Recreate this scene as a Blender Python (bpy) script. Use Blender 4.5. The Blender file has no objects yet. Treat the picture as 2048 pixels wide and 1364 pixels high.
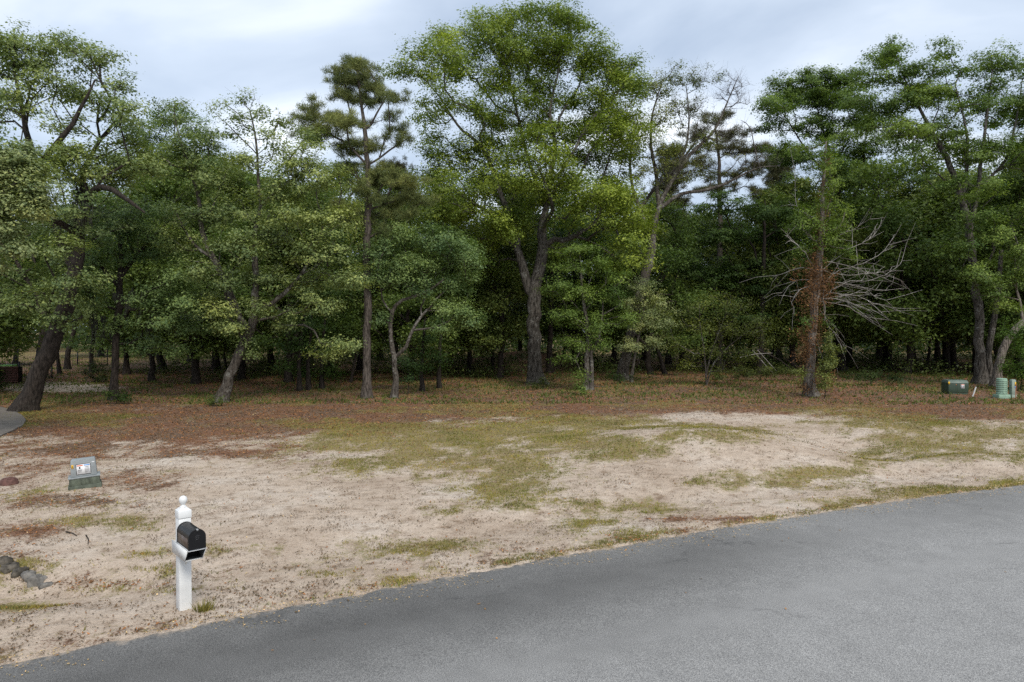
import bpy, math
import numpy as np
from math import radians as R
rng = np.random.default_rng(7)
S = bpy.context.scene
COL = S.collection
PI = math.pi

# ------------------------------------------------------------------ camera
CAM_H, FPX, PITCH = 3.6, 1365.33, math.atan(22 / 1365.33)
cam = bpy.data.cameras.new('camera'); cam.sensor_width = 36; cam.lens = 24
cam.clip_start = 0.1; cam.clip_end = 4000
camo = bpy.data.objects.new('camera', cam); COL.objects.link(camo)
camo.location = (0, 0, CAM_H); camo.rotation_euler = (PI / 2 - PITCH, 0, 0)
S.camera = camo
# ------------------------------------------------------------------ light
SUN_EL, SUN_AZ = 44, 155        # degrees; azimuth clockwise from +Y (behind the camera, to its right)
world = bpy.data.worlds.new('World'); S.world = world; world.use_nodes = True
wn, wl = world.node_tree.nodes, world.node_tree.links
bg = wn['Background']; bg.inputs['Strength'].default_value = 0.15
sky = wn.new('ShaderNodeTexSky'); sky.sky_type = 'NISHITA'; sky.sun_disc = False
sky.sun_elevation = R(SUN_EL); sky.sun_rotation = R(SUN_AZ); sky.air_density = 1.0; sky.dust_density = 1.5
def wnode(t, **k):
    n = wn.new(t)
    for a, b in k.items(): setattr(n, a, b)
    return n
tc = wnode('ShaderNodeTexCoord')
sep = wnode('ShaderNodeSeparateXYZ'); wl.new(tc.outputs['Generated'], sep.inputs[0])
mx = wnode('ShaderNodeMath', operation='MAXIMUM'); wl.new(sep.outputs['Z'], mx.inputs[0]); mx.inputs[1].default_value = 0.0
ad = wnode('ShaderNodeMath', operation='ADD'); wl.new(mx.outputs[0], ad.inputs[0]); ad.inputs[1].default_value = 0.22
dx = wnode('ShaderNodeMath', operation='DIVIDE'); wl.new(sep.outputs['X'], dx.inputs[0]); wl.new(ad.outputs[0], dx.inputs[1])
dy = wnode('ShaderNodeMath', operation='DIVIDE'); wl.new(sep.outputs['Y'], dy.inputs[0]); wl.new(ad.outputs[0], dy.inputs[1])
cmb = wnode('ShaderNodeCombineXYZ'); wl.new(dx.outputs[0], cmb.inputs[0]); wl.new(dy.outputs[0], cmb.inputs[1])
mp = wnode('ShaderNodeMapping'); mp.inputs['Scale'].default_value = (1.15, 1.5, 1); mp.inputs['Rotation'].default_value = (0, 0, R(-24)); mp.inputs['Location'].default_value = (3.1, .4, 0)
wl.new(cmb.outputs[0], mp.inputs[0])
cn = wnode('ShaderNodeTexNoise'); cn.inputs['Scale'].default_value = 1.0; cn.inputs['Detail'].default_value = 6; cn.inputs['Roughness'].default_value = .5; cn.inputs['Distortion'].default_value = .35
wl.new(mp.outputs[0], cn.inputs['Vector'])
cr = wnode('ShaderNodeValToRGB'); wl.new(cn.outputs['Fac'], cr.inputs[0])
cr.color_ramp.elements[0].position = .34; cr.color_ramp.elements[0].color = (2.1, 2.5, 3.1, 1)
cr.color_ramp.elements[1].position = .68; cr.color_ramp.elements[1].color = (5.1, 5.25, 5.4, 1)
e = cr.color_ramp.elements.new(.5); e.color = (2.95, 3.35, 3.9, 1)
mixs = wnode('ShaderNodeMixRGB'); mixs.inputs[0].default_value = .88
wl.new(sky.outputs[0], mixs.inputs[1]); wl.new(cr.outputs[0], mixs.inputs[2]); wl.new(mixs.outputs[0], bg.inputs['Color'])
sun = bpy.data.lights.new('sun', 'SUN'); sun.energy = 1.5; sun.angle = R(20); sun.color = (1, .94, .84)
suno = bpy.data.objects.new('sun', sun); COL.objects.link(suno)
from mathutils import Vector, Matrix
el, az = R(SUN_EL), R(SUN_AZ)
sd = Vector((math.sin(az) * math.cos(el), math.cos(az) * math.cos(el), math.sin(el)))
suno.rotation_euler = sd.to_track_quat('Z', 'Y').to_euler(); suno.location = (0, 0, 60)
S.view_settings.view_transform = 'Standard'; S.view_settings.look = 'None'
S.view_settings.gamma = 1; S.view_settings.use_curve_mapping = False; S.view_settings.exposure = 0.76
cy = S.cycles
cy.max_bounces = 6; cy.diffuse_bounces = 3; cy.glossy_bounces = 2; cy.transmission_bounces = 3; cy.transparent_max_bounces = 4
cy.caustics_reflective = False; cy.caustics_refractive = False
cy.use_denoising = False

# ------------------------------------------------------------------ geometry of the place
def P(px, py, D):
    u = (px - 1024) / FPX; v = (682 - py) / FPX
    y = math.cos(PITCH) + v * math.sin(PITCH); z = -math.sin(PITCH) + v * math.cos(PITCH)
    return np.array((u * D / y, D, CAM_H + z * D / y))
def proj(x, y, z):
    yy = np.maximum(y, .5); zz = z - CAM_H
    f = yy * math.cos(PITCH) - zz * math.sin(PITCH); up = yy * math.sin(PITCH) + zz * math.cos(PITCH)
    f = np.maximum(f, .3)
    return 1024 + x / f * FPX, 682 - up / f * FPX
def hash2(i, j, seed):
    n = (i.astype(np.int64) * 374761393 + j.astype(np.int64) * 668265263 + seed * 1442695041) & 0xffffffff
    n = ((n ^ (n >> 13)) * 1274126177) & 0xffffffff
    return ((n ^ (n >> 16)) & 0xffff) / 65535.0
def vnoise(x, y, seed=0):
    x = np.asarray(x, float); y = np.asarray(y, float)
    i = np.floor(x).astype(np.int64); j = np.floor(y).astype(np.int64)
    fx = x - i; fy = y - j; fx = fx * fx * (3 - 2 * fx); fy = fy * fy * (3 - 2 * fy)
    a = hash2(i, j, seed); b = hash2(i + 1, j, seed); c = hash2(i, j + 1, seed); d = hash2(i + 1, j + 1, seed)
    return (a * (1 - fx) + b * fx) * (1 - fy) + (c * (1 - fx) + d * fx) * fy
def fbm(x, y, seed=0, o=4):
    s = 0; a = .5; t = 0
    for k in range(o):
        s = s + a * vnoise(x * 2 ** k + 17.3 * k, y * 2 ** k - 9.1 * k, seed + k); t += a; a *= .55
    return s / t
def sstep(a, b, x):
    t = np.clip((x - a) / (b - a), 0, 1); return t * t * (3 - 2 * t)
def edge_y(x):
    xc = np.clip(x, -22, 34)
    return 10.4 + .53 * xc - .006 * xc * xc + (x - xc) * (.53 - .012 * xc)
def road_d(x, y):                                   # metres beyond the near edge of the road (negative: on it)
    return (y - edge_y(x)) / 1.12
def h(x, y):
    x = np.asarray(x, float); y = np.asarray(y, float)
    d = road_d(x, y)
    z = .10 * (fbm(x * .35, y * .35, 3) - .5) * sstep(.1, 3, d)
    z = z + .035 * (fbm(x * 1.7, y * 1.7, 5) - .5) * sstep(.1, 1, d)
    z = z - .16 * np.exp(-((d - 2.1) / .8) ** 2) * sstep(-6, -2, x) * sstep(24, 14, x) * .7   # swale
    z = z - .28 * np.exp(-((x + 6.6) / 1.5) ** 2 - ((y - 9.6) / .55) ** 2)                    # dip at the culvert
    z = z + .58 * np.exp(-((x - 5.6) / 3.4) ** 2 - ((y - 20.8) / 3.0) ** 2)                   # sandy rise
    z = z - .34 * np.exp(-((x - 10.8) / 1.7) ** 2 - ((y - 21.0) / 3.8) ** 2)
    z = z + .34 * np.exp(-((x - 12.6) / 2.6) ** 2 - ((y - 18.6) / 1.0) ** 2)
    z = z + .12 * np.exp(-((x - 14.0) / 3.0) ** 2 - ((y - 25) / 1.6) ** 2)
    z = z + 1.5 * np.exp(-((x - 1.2) / 6.5) ** 2 - ((y - 66) / 3.0) ** 2)                     # bank of raked leaves
    z = z + (.35 * (fbm(x * .12, y * .12, 8) - .5)) * sstep(25, 45, y)
    z = z - .09 * sstep(-.02, -.25, d) * sstep(-11, -10, d) * 1.0
    return z
def ground(px, py):
    z = 0.0
    for _ in range(12):
        v = (682 - py) / FPX
        cz = (-math.sin(PITCH) + v * math.cos(PITCH)) / (math.cos(PITCH) + v * math.sin(PITCH))
        D = (z - CAM_H) / cz
        p = P(px, py, D); z = .5 * z + .5 * float(h(p[0], p[1]))
    return np.array((p[0], p[1], float(h(p[0], p[1]))))

# ------------------------------------------------------------------ ground cover masks (laid out on the lot)
GR = [(960, 872, 300, 34, 1.), (780, 862, 230, 26, .95), (1160, 845, 170, 20, .85), (1120, 888, 200, 20, .9), (880, 925, 260, 34, .74), (700, 900, 120, 20, .6),
      (1010, 985, 130, 42, .72), (1060, 940, 110, 26, .85), (1250, 908, 130, 14, .85), (1460, 872, 190, 17, .78), (1360, 855, 110, 12, .5), (1600, 850, 90, 12, .55),
      (830, 1092, 150, 17, .82), (640, 1112, 110, 9, .6), (450, 1098, 110, 10, .62), (640, 1146, 50, 10, .74), (800, 1160, 50, 10, .62), (370, 1140, 90, 10, .7), (880, 1020, 90, 14, .45),
      (1230, 1012, 110, 14, .66), (1150, 1045, 100, 12, .55), (1270, 1065, 120, 12, .5), (1640, 945, 170, 15, .86), (1500, 965, 260, 16, .6), (1330, 1085, 110, 8, .62), (1440, 1068, 120, 7, .55),
      (1820, 880, 130, 34, .72), (1930, 900, 150, 30, .7), (1960, 870, 120, 26, .66), (1850, 845, 200, 20, .7), (2020, 880, 90, 60, .62), (1740, 905, 70, 40, .6), (1760, 850, 90, 16, .7),
      (1900, 982, 170, 11, .95), (2010, 960, 90, 12, .8), (1650, 1000, 130, 8, .6), (1700, 820, 120, 10, .6), (1100, 1120, 120, 12, .45), (900, 1140, 120, 12, .45),
      (190, 1040, 100, 12, .55), (270, 1055, 50, 12, .6), (60, 980, 60, 14, .35), (260, 1110, 60, 8, .45), (30, 1130, 80, 16, .5), (300, 1180, 200, 7, .55), (60, 1215, 90, 6, .45),
      (90, 835, 170, 18, .95), (60, 800, 130, 14, .8), (520, 800, 190, 16, .42), (950, 820, 170, 14, .8), (860, 775, 200, 20, .6), (1250, 800, 220, 20, .35), (1100, 770, 300, 22, .6),
      (250, 795, 60, 10, .6), (1800, 770, 250, 14, .4), (1480, 780, 120, 10, .35), (1330, 765, 60, 10, .6), (1000, 735, 400, 16, .35)]
LI = [(520, 838, 420, 30, 1.), (330, 870, 260, 18, .9), (650, 815, 500, 28, .95), (120, 900, 190, 22, .74), (60, 940, 140, 30, .5), (90, 1000, 120, 14, .82), (60, 1062, 90, 14, .62),
      (210, 1170, 110, 11, .95), (70, 1110, 100, 14, .6), (1150, 815, 320, 26, .9), (1500, 800, 420, 24, .92), (1900, 815, 260, 22, .95), (1760, 820, 180, 22, .8),
      (280, 960, 130, 22, .5), (420, 905, 190, 16, .6), (520, 890, 140, 10, .55), (1000, 780, 900, 40, .75), (1640, 770, 500, 46, .9), (1050, 730, 1000, 40, .95), (400, 780, 300, 26, .9),
      (150, 1010, 160, 10, .5), (1700, 760, 300, 26, .95), (1950, 720, 200, 40, .9), (500, 1100, 120, 8, .4), (1230, 1100, 200, 8, .45), (1500, 1040, 200, 6, .5), (1900, 940, 120, 12, .25)]
SA = [(560, 1060, 190, 44, .6), (960, 1050, 120, 24, .9), (1230, 965, 190, 40, .55), (1600, 880, 120, 36, .9), (1450, 838, 170, 10, .8), (1250, 868, 100, 10, .7), (1880, 945, 160, 20, .85), (1480, 925, 220, 22, .6), (150, 1095, 130, 26, .5), (430, 965, 120, 36, .4), (1960, 852, 70, 8, .7), (1930, 885, 90, 6, .6), (120, 775, 110, 9, 1.), (1500, 1000, 400, 14, .4), (700, 1000, 200, 34, .5), (300, 1210, 300, 22, .4)]
def field(L, px, py):
    m = np.zeros_like(px)
    for cx, cyy, rx, ry, w in L:
        r = np.sqrt(((px - cx) / rx) ** 2 + ((py - cyy) / ry) ** 2)
        m = np.maximum(m, w * sstep(1.75, .15, r))
    return m
def masks(x, y, z):
    px, py = proj(x, y, z)
    g = field(GR, px, py); l = field(LI, px, py); sa = field(SA, px, py)
    al_ = x * .88 + y * .47; ac = -x * .47 + y * .88; sk = sstep(7, 4, road_d(x, y))
    n1 = fbm(x * .7, y * .7, 21) * (1 - sk) + sk * fbm(al_ * .4, ac * 1.5, 41); n2 = fbm(x * 2.6 + 5, y * 2.6, 22) * (1 - sk) + sk * fbm(al_ * 1.5, ac * 4.2, 42); n3 = fbm(x * 1.1 + 40, y * 1.1, 23); n4 = fbm(x * 2.9, y * 2.9 + 8, 24)
    d = road_d(x, y)
    pb = np.interp(px, [-200, 0, 300, 600, 900, 1250, 1700, 1850, 2048, 2300], [870, 872, 884, 868, 838, 828, 822, 838, 842, 842])
    lit = sstep(16, -12, py - pb)
    l = np.maximum(l, lit * .95); l = l * (1 - sa * sstep(.5, 1, lit) * .9)
    l = np.maximum(l, sstep(.5, .1, d) * .38)
    g = np.maximum(g, sstep(.55, .15, d) * (.75 * sstep(3, 8, x) + .75 * sstep(.5, .62, fbm(x * .9, x * 0 + 3, 47))))
    g = np.maximum(g, sstep(70, 92, y) * .95)
    n = .55 * n1 + .45 * n2 - .5; nl = .5 * n3 + .5 * n4 - .5
    n5 = fbm(x * 6, y * 6, 27, 3) - .5
    gg = np.clip(g * .86 - sa * .42 + n * 2.0 * (.35 + .65 * sstep(0, .4, g)) + n5 * .9 + .17, 0, 1)
    ll = np.clip(l * .84 - sa * .42 + nl * 1.9 * (.4 + .6 * sstep(0, .4, l)) * (1.15 - l * .7) - n5 * .8 + .13, 0, 1)
    gg = np.where(lit > .5, np.clip(gg * (.55 + .6 * sstep(.42, .6, n1)), 0, 1), gg)
    band = sstep(.0, .12, d)
    return gg * band, ll * band

# ------------------------------------------------------------------ mesh helpers
def mesh_np(name, V, F, uv=None):
    """V (n,3); F list of arrays (k, 3|4)"""
    me = bpy.data.meshes.new(name)
    F = [f for f in F if len(f)]
    nl = sum(f.size for f in F); nf = sum(len(f) for f in F)
    me.vertices.add(len(V)); me.vertices.foreach_set('co', np.ascontiguousarray(V, np.float32).ravel())
    me.loops.add(nl); me.loops.foreach_set('vertex_index', np.concatenate([f.ravel() for f in F]).astype(np.int32))
    st = []; o = 0
    for f in F:
        st.append(o + np.arange(len(f)) * f.shape[1]); o += f.size
    me.polygons.add(nf); me.polygons.foreach_set('loop_start', np.concatenate(st).astype(np.int32))
    me.update(calc_edges=True)
    return me
def attr(me, name, val, dom='POINT'):
    a = me.attributes.new(name, 'FLOAT', dom); a.data.foreach_set('value', np.ascontiguousarray(val, np.float32).ravel())
def obj(name, me, mat=None, parent=None, loc=None, smooth=False):
    o = bpy.data.objects.new(name, me); COL.objects.link(o)
    if mat is not None: me.materials.append(mat)
    if parent is not None: o.parent = parent
    if loc is not None: o.location = loc
    if smooth: me.polygons.foreach_set('use_smooth', np.ones(len(me.polygons), bool))
    return o
def tag(o, label=None, cat=None, group=None, kind=None):
    if label: o['label'] = label
    if cat: o['category'] = cat
    if group: o['group'] = group
    if kind: o['kind'] = kind
    return o
def thing(name, label, cat, loc=(0, 0, 0), rz=0, group=None):
    o = bpy.data.objects.new(name, None); COL.objects.link(o); o.location = loc; o.rotation_euler = (0, 0, rz)
    o.empty_display_size = .2
    return tag(o, label, cat, group)
class MB:
    def __init__(s): s.v = []; s.f4 = []; s.f3 = []; s.n = 0
    def add(s, V, F):
        V = np.asarray(V, float); s.v.append(V)
        for f in F:
            (s.f4 if len(f) == 4 else s.f3).append([i + s.n for i in f])
        s.n += len(V)
    def ngon(s, V):
        c = np.mean(V, 0); V = list(V) + [c]; k = len(V) - 1
        s.add(V, [(i, (i + 1) % k, k) for i in range(k)])
    def hexa(s, lo, hi, b=0.0):      # lo, hi: 4 corners each, bottom and top, counter-clockwise
        s.add(list(lo) + list(hi), [(3, 2, 1, 0), (4, 5, 6, 7), (0, 1, 5, 4), (1, 2, 6, 5), (2, 3, 7, 6), (3, 0, 4, 7)])
    def box(s, x0, x1, y0, y1, z0, z1, tx=0, ty=0):
        s.hexa([(x0, y0, z0), (x1, y0, z0), (x1, y1, z0), (x0, y1, z0)],
               [(x0 + tx, y0 + ty, z1), (x1 - tx, y0 + ty, z1), (x1 - tx, y1 - ty, z1), (x0 + tx, y1 - ty, z1)])
    def lathe(s, prof, seg=20, c=(0, 0), cap=True):
        a = np.arange(seg) * 2 * PI / seg; V = []
        for r, z in prof: V += [(c[0] + r * math.cos(t), c[1] + r * math.sin(t), z) for t in a]
        F = []
        for k in range(len(prof) - 1):
            for i in range(seg):
                j = (i + 1) % seg; F.append((k * seg + i, k * seg + j, (k + 1) * seg + j, (k + 1) * seg + i))
        s.add(V, F)
        if cap:
            s.ngon([(c[0] + prof[-1][0] * math.cos(t), c[1] + prof[-1][0] * math.sin(t), prof[-1][1]) for t in a])
    def tube(s, pts, rad, seg=6):
        pts = np.asarray(pts, float); k = len(pts)
        rad = np.ones(k) * rad if np.isscalar(rad) else np.asarray(rad)
        T = np.gradient(pts, axis=0); T /= np.linalg.norm(T, axis=1)[:, None] + 1e-9
        ref = np.array((.31, .22, .92)) if abs(T[0][2]) < .8 else np.array((.93, .3, .1))
        U = np.cross(T, ref); U /= np.linalg.norm(U, axis=1)[:, None] + 1e-9; W = np.cross(T, U)
        a = np.arange(seg) * 2 * PI / seg
        V = (pts[:, None] + rad[:, None, None] * (np.cos(a)[None, :, None] * U[:, None] + np.sin(a)[None, :, None] * W[:, None])).reshape(-1, 3)
        F = [(q * seg + i, q * seg + (i + 1) % seg, (q + 1) * seg + (i + 1) % seg, (q + 1) * seg + i) for q in range(k - 1) for i in range(seg)]
        s.add(V, F); s.ngon(V[:seg][::-1]); s.ngon(V[-seg:])
    def build(s, name, mat, parent=None, bevel=0, smooth=False, loc=None):
        me = mesh_np(name, np.vstack(s.v), [np.array(s.f4, int).reshape(-1, 4), np.array(s.f3, int).reshape(-1, 3)])
        o = obj(name, me, mat, parent, loc, smooth)
        if bevel:
            m = o.modifiers.new('bevel', 'BEVEL'); m.width = bevel; m.segments = 2; m.limit_method = 'ANGLE'; m.angle_limit = R(35)
        return o

# ------------------------------------------------------------------ materials
def mat(name):
    m = bpy.data.materials.new(name); m.use_nodes = True
    return m, m.node_tree.nodes, m.node_tree.links, m.node_tree.nodes['Principled BSDF']
def noise_node(n, l, scale, detail=4, rough=.55, vec=None, dist=0):
    t = n.new('ShaderNodeTexNoise'); t.inputs['Scale'].default_value = scale; t.inputs['Detail'].default_value = detail
    t.inputs['Roughness'].default_value = rough; t.inputs['Distortion'].default_value = dist
    if vec is not None: l.new(vec, t.inputs['Vector'])
    return t
def ramp(n, l, src, stops):
    r = n.new('ShaderNodeValToRGB'); l.new(src, r.inputs[0]); el = r.color_ramp.elements
    el[0].position, el[0].color = stops[0][0], (*stops[0][1], 1)
    el[1].position, el[1].color = stops[-1][0], (*stops[-1][1], 1)
    for p, c in stops[1:-1]:
        e = el.new(p); e.color = (*c, 1)
    return r
def mix(n, l, fac, a, b, bt='MIX'):
    m = n.new('ShaderNodeMixRGB'); m.blend_type = bt
    for i, v in ((0, fac), (1, a), (2, b)):
        if hasattr(v, 'links') or hasattr(v, 'is_linked'): l.new(v, m.inputs[i])
        elif i == 0: m.inputs[0].default_value = v
        else: m.inputs[i].default_value = (*v, 1)
    return m.outputs[0]
def mathn(n, l, op, a, b=None, clamp=False):
    m = n.new('ShaderNodeMath'); m.operation = op; m.use_clamp = clamp
    for i, v in ((0, a), (1, b)):
        if v is None: continue
        if hasattr(v, 'is_linked'): l.new(v, m.inputs[i])
        else: m.inputs[i].default_value = v
    return m.outputs[0]
def bump(n, l, bs, src, strength, dist):
    b = n.new('ShaderNodeBump'); b.inputs['Strength'].default_value = strength; b.inputs['Distance'].default_value = dist
    l.new(src, b.inputs['Height']); l.new(b.outputs[0], bs.inputs['Normal']); return b
def plain(name, col, rough=.5, var=.12, spec=.4, scale=6, metal=0, bumps=0):
    m, n, l, bs = mat(name)
    t = n.new('ShaderNodeTexCoord'); ns = noise_node(n, l, scale, 5, .6, t.outputs['Object'])
    a = tuple(c * (1 - var * 1.6) for c in col); b = tuple(min(1, c * (1 + var)) for c in col)
    r = ramp(n, l, ns.outputs['Fac'], [(.3, a), (.7, b)]); l.new(r.outputs[0], bs.inputs['Base Color'])
    bs.inputs['Roughness'].default_value = rough; bs.inputs['Specular IOR Level'].default_value = spec; bs.inputs['Metallic'].default_value = metal
    if bumps: bump(n, l, bs, ns.outputs['Fac'], bumps, .01)
    return m
def leaf_mat(name, trans=.3, rough=.5, spec=.35, gloss_tint=(1, 1, 1)):
    m, n, l, bs = mat(name)
    oi = n.new('ShaderNodeObjectInfo'); at = n.new('ShaderNodeAttribute'); at.attribute_name = 'tint'
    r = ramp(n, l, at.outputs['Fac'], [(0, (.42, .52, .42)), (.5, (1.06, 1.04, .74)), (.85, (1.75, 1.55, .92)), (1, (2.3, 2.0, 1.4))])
    c = mix(n, l, 1, oi.outputs['Color'], r.outputs[0], 'MULTIPLY')
    l.new(c, bs.inputs['Base Color']); bs.inputs['Roughness'].default_value = rough; bs.inputs['Specular IOR Level'].default_value = spec
    tr = n.new('ShaderNodeBsdfTranslucent'); c2 = mix(n, l, 1, c, (1.25, 1.35, .6), 'MULTIPLY'); l.new(c2, tr.inputs['Color'])
    ms = n.new('ShaderNodeMixShader'); ms.inputs[0].default_value = trans
    l.new(bs.outputs[0], ms.inputs[1]); l.new(tr.outputs[0], ms.inputs[2]); l.new(ms.outputs[0], n['Material Output'].inputs['Surface'])
    return m
def bark_mat(name, dark, light, lich, lich_amt=.5, zs=.2, bs_=1.0):
    m, n, l, bs = mat(name)
    t = n.new('ShaderNodeTexCoord'); mp_ = n.new('ShaderNodeMapping'); mp_.inputs['Scale'].default_value = (1, 1, zs); l.new(t.outputs['Object'], mp_.inputs[0])
    a = noise_node(n, l, 14, 6, .65, mp_.outputs[0]); b = noise_node(n, l, 1.6, 5, .65, t.outputs['Object']); c = noise_node(n, l, 9, 4, .6, t.outputs['Object'])
    r = ramp(n, l, a.outputs['Fac'], [(.40, dark), (.60, light)])
    ml = mathn(n, l, 'ADD', mathn(n, l, 'MULTIPLY', b.outputs['Fac'], .6), mathn(n, l, 'MULTIPLY', c.outputs['Fac'], .4))
    k = ramp(n, l, ml, [(.62 - .2 * lich_amt, (0, 0, 0)), (.72 - .2 * lich_amt, (1, 1, 1))])
    o = mix(n, l, mathn(n, l, 'MULTIPLY', k.outputs[0], .75), r.outputs[0], lich); l.new(o, bs.inputs['Base Color'])
    bs.inputs['Roughness'].default_value = .9; bs.inputs['Specular IOR Level'].default_value = .2
    bump(n, l, bs, a.outputs['Fac'], bs_, .05)
    return m
LEAF = leaf_mat('leaf', .32, .5, .22)
NEEDLE = leaf_mat('needle', .15, .6, .25)
DEADLEAF = leaf_mat('dead_leaf', .05, .8, .2)
GRASSM = leaf_mat('grass_blade', .25, .6, .25)
BARK = bark_mat('oak_bark', (.018, .015, .012), (.11, .098, .084), (.24, .235, .215), .42)
BARK_P = bark_mat('pale_bark', (.028, .023, .019), (.11, .095, .08), (.27, .265, .24), .5)
BARK_D = bark_mat('dark_bark', (.014, .011, .009), (.05, .04, .033), (.10, .10, .085), .2)
BARK_B = bark_mat('weathered_branch', (.16, .145, .13), (.38, .355, .325), (.52, .50, .47), .5)
BARK_PINE = bark_mat('pine_bark', (.03, .025, .021), (.12, .10, .086), (.17, .155, .14), .3)
BARK_CED = bark_mat('cedar_bark', (.05, .042, .035), (.22, .185, .155), (.32, .30, .27), .5, .08)
MOSS = plain('spanish_moss', (.06, .062, .05), .95, .3, .1)

# ground
def ground_material():
    m, n, l, bs = mat('sandy_ground')
    t = n.new('ShaderNodeTexCoord'); O = t.outputs['Object']
    ag = n.new('ShaderNodeAttribute'); ag.attribute_name = 'grass'; al = n.new('ShaderNodeAttribute'); al.attribute_name = 'litter'
    big = noise_node(n, l, .45, 5, .6, O); mid = noise_node(n, l, 3.2, 6, .65, O); fine = noise_node(n, l, 24, 5, .7, O); vf = noise_node(n, l, 110, 3, .7, O)
    sand = ramp(n, l, big.outputs['Fac'], [(.3, (.41, .325, .25)), (.5, (.52, .43, .345)), (.7, (.60, .53, .455))])
    sm = ramp(n, l, mid.outputs['Fac'], [(.30, (.52, .46, .40)), (.46, (.93, .92, .91)), (.72, (1.14, 1.14, 1.14))])
    sand = mix(n, l, 1, sand.outputs[0], sm.outputs[0], 'MULTIPLY')
    sf = ramp(n, l, fine.outputs['Fac'], [(.28, (.66, .60, .54)), (.45, (.97, .97, .97)), (.8, (1.1, 1.1, 1.1))])
    sand = mix(n, l, 1, sand, sf.outputs[0], 'MULTIPLY')
    sand = mix(n, l, .6, sand, ramp(n, l, vf.outputs['Fac'], [(.3, (.8, .78, .76)), (.7, (1.15, 1.15, 1.15))]).outputs[0], 'MULTIPLY')
    # debris crumbs
    cr_ = noise_node(n, l, 40, 4, .75, O); k = ramp(n, l, cr_.outputs['Fac'], [(.58, (0, 0, 0)), (.64, (1, 1, 1))])
    deb = mix(n, l, fine.outputs['Fac'], (.14, .08, .05), (.25, .17, .11))
    sand = mix(n, l, mathn(n, l, 'MULTIPLY', k.outputs[0], .55), sand, deb)
    gm = noise_node(n, l, 6, 5, .65, O); gf = noise_node(n, l, 30, 4, .7, O)
    gcol = ramp(n, l, gm.outputs['Fac'], [(.3, (.15, .10, .05)), (.46, (.25, .19, .085)), (.58, (.22, .20, .075)), (.75, (.13, .15, .05))])
    gc = mix(n, l, .7, gcol.outputs[0], ramp(n, l, gf.outputs['Fac'], [(.3, (.45, .42, .4)), (.7, (1.35, 1.3, 1.2))]).outputs[0], 'MULTIPLY')
    lcol = ramp(n, l, gf.outputs['Fac'], [(.28, (.06, .033, .022)), (.45, (.16, .080, .046)), (.6, (.25, .13, .075)), (.78, (.40, .27, .18))])
    lc = mix(n, l, 1, lcol.outputs[0], ramp(n, l, mid.outputs['Fac'], [(.3, (.62, .62, .66)), (.7, (1.15, 1.05, 1.0))]).outputs[0], 'MULTIPLY')
    lc = mix(n, l, ramp(n, l, big.outputs['Fac'], [(.42, (0, 0, 0)), (.58, (1, 1, 1))]).outputs[0], lc, mix(n, l, 1, lc, (.72, .88, .95), 'MULTIPLY'))
    def thr(a, ns, lo, hi):
        nz = mathn(n, l, 'ADD', mathn(n, l, 'MULTIPLY', ns.outputs['Fac'], .5), mathn(n, l, 'MULTIPLY', gm.outputs['Fac'], .5))
        s = mathn(n, l, 'ADD', a.outputs['Fac'], mathn(n, l, 'MULTIPLY', mathn(n, l, 'SUBTRACT', nz, .5), 3.0))
        return ramp(n, l, s, [(lo, (0, 0, 0)), (hi, (1, 1, 1))]).outputs[0]
    c = mix(n, l, mathn(n, l, 'MULTIPLY', thr(al, fine, .34, .66), .92), sand, lc)
    c = mix(n, l, mathn(n, l, 'MULTIPLY', thr(ag, gf, .34, .74), .9), c, gc)
    l.new(c, bs.inputs['Base Color']); bs.inputs['Roughness'].default_value = .95; bs.inputs['Specular IOR Level'].default_value = .15
    hsum = mathn(n, l, 'ADD', mathn(n, l, 'MULTIPLY', mid.outputs['Fac'], 1.2), mathn(n, l, 'MULTIPLY', fine.outputs['Fac'], .5))
    bump(n, l, bs, hsum, .9, .06)
    return m
GROUND = ground_material()
def grid_mesh(name, X, Y, Z):
    r, c = X.shape
    V = np.stack([X, Y, Z], -1).reshape(-1, 3)
    i = np.arange(r * c).reshape(r, c)
    F = np.stack([i[:-1, :-1], i[:-1, 1:], i[1:, 1:], i[1:, :-1]], -1).reshape(-1, 4)
    return mesh_np(name, V, [F])
nr, ncx = 330, 360
t = np.linspace(0, 1, nr); ys = -14 + 13 + (np.exp(t * 5.6) - 1) / (math.exp(5.6) - 1) * 900 - 1 + t * 70 - 10
us = np.linspace(-1, 1, ncx); us = np.sign(us) * np.abs(us) ** 1.05
X = us[None, :] * (np.abs(ys[:, None] + 11) * 1.25 + 12); Y = np.repeat(ys[:, None], ncx, 1)
Z = h(X, Y)
gm_ = grid_mesh('ground', X, Y, Z)
gx, gy, gz = X.ravel(), Y.ravel(), Z.ravel()
G, L_ = masks(gx, gy, gz); attr(gm_, 'grass', G); attr(gm_, 'litter', L_)
tag(obj('ground', gm_, GROUND, smooth=True), kind='structure')

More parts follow.
